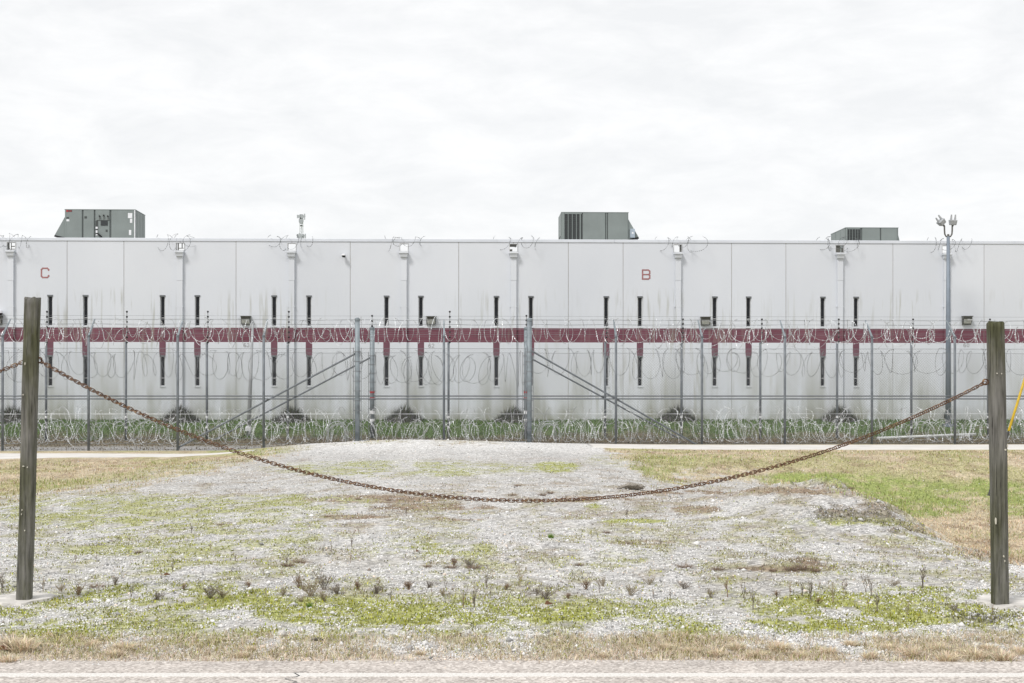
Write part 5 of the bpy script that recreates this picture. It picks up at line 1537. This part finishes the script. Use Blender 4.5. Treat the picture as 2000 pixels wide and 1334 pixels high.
# dry tussocks along the road
def tuft_mesh(n, colr, lean, wd, seed):
    r_ = np.random.default_rng(seed)
    ang = r_.uniform(0, 6.283, n); rad = r_.random(n) * 0.35; hgt = r_.uniform(0.4, 1.0, n); ll = r_.random(n) * lean
    o0 = np.stack([np.cos(ang) * rad, np.sin(ang) * rad, -0.08 + 0 * rad], 1); la = ang + r_.normal(0, 0.5, n)
    wa = r_.uniform(0, 6.283, n); wv = np.stack([np.cos(wa) * wd, np.sin(wa) * wd, 0 * wa], 1)
    mid = o0 + np.stack([np.cos(la) * ll * hgt * 0.35, np.sin(la) * ll * hgt * 0.35, hgt * 0.6], 1)
    tip = o0 + np.stack([np.cos(la) * ll * hgt, np.sin(la) * ll * hgt, hgt * (1.0 - 0.45 * ll / max(lean, 1e-3))], 1)
    co = np.stack([o0 - wv, o0 + wv, mid - wv * .7, mid + wv * .7, tip], 1)
    t = np.array([[0, 1, 3], [0, 3, 2], [2, 3, 4]]); tr = (t[None] + (np.arange(n) * 5)[:, None, None]).reshape(-1, 3)
    cc = np.repeat(jitter(np.array(colr), n, 0.2)[:, None, :], 5, 1).reshape(-1, 3)
    return raw_mesh('grass_tuft', co.reshape(-1, 3), tr, np.clip(cc, 0, 1), M['blade'])
TD = [tuft_mesh(230, (0.70, 0.61, 0.46), 1.5, 0.026, 5 + k) for k in range(3)]
TG = tuft_mesh(160, (0.20, 0.30, 0.06), 0.8, 0.022, 9)
tuss = [(45, 1272, 36), (22, 1268, 32), (15, 1295, 22), (240, 1272, 26), (225, 1283, 20), (180, 1262, 16), (470, 1284, 16), (490, 1272, 14), (1520, 1272, 26), (1440, 1270, 20), (1620, 1278, 20), (1560, 1284, 18), (1700, 1286, 20), (1780, 1282, 26), (1850, 1292, 26),
                                  (1905, 1286, 26), (1960, 1290, 26), (1990, 1278, 22), (1350, 1276, 18), (1400, 1282, 20), (1300, 1268, 16), (1830, 1272, 22), (1740, 1270, 18), (1180, 1284, 12), (1660, 1262, 16), (820, 1280, 12), (1930, 1272, 20), (1480, 1284, 20)]
LT = zone_labels(tuss, 'dry roadside tussock')
for i, (px, py, hp) in enumerate(tuss):
    X, Y, Zg = ground_at(px, py); o = link('dry_tussock', TD[i % 3]); o.location = (X, Y, Zg); s_ = hp * Y / F
    o.scale = (s_ * 1.6, s_ * 1.6, s_ * 1.15); o.rotation_euler = (0, 0, random.uniform(0, 6.28))
    tag(o, LT[(px, py, hp)], 'grass', 'dry tussocks along the road')
TB = [tuft_mesh(110, (0.27, 0.205, 0.155), 1.9, 0.018, 25 + k) for k in range(3)]
btufts = [(563, 1106, 14), (880, 1110, 12), (924, 1111, 14), (835, 1108, 10), (1339, 1110, 16), (1400, 1114, 14), (1060, 968, 9), (1075, 964, 8), (1000, 968, 7), (1185, 1042, 9), (1565, 1112, 18), (1545, 1114, 14), (1590, 1116, 14), (1510, 1116, 10), (1230, 1062, 8), (700, 976, 7), (760, 978, 7), (640, 1010, 7), (585, 1100, 14), (1450, 1112, 10), (1640, 950, 12), (1625, 952, 9), (1660, 955, 9), (190, 1148, 14), (270, 1080, 9), (1130, 1105, 10), (430, 1026, 7), (1010, 950, 7)]
LBT = zone_labels(btufts, 'flattened brown tuft')
for i, (px, py, hp) in enumerate(btufts):
    X, Y, Zg = ground_at(px, py); o = link('brown_tuft', TB[i % 3]); o.location = (X, Y, Zg); s_ = hp * Y / F
    o.scale = (s_ * 2.0, s_ * 2.0, s_ * 0.9); o.rotation_euler = (0, 0, random.uniform(0, 6.28))
    tag(o, LBT[(px, py, hp)], 'grass', 'flattened brown tufts on the gravel')
for px, py, hp, lb_ in [(1076, 1051, 14, 'single bright green grass tuft standing alone in the gravel'), (605, 1186, 14, 'bright green tuft beside the grey weeds left of centre'), (303, 1283, 8, 'small green tuft at the road edge at the left')]:
    X, Y, Zg = ground_at(px, py); o = link('green_tuft', TG); o.location = (X, Y, Zg); s_ = hp * Y / F; o.scale = (s_ * 1.1, s_ * 1.1, s_); tag(o, lb_, 'grass')
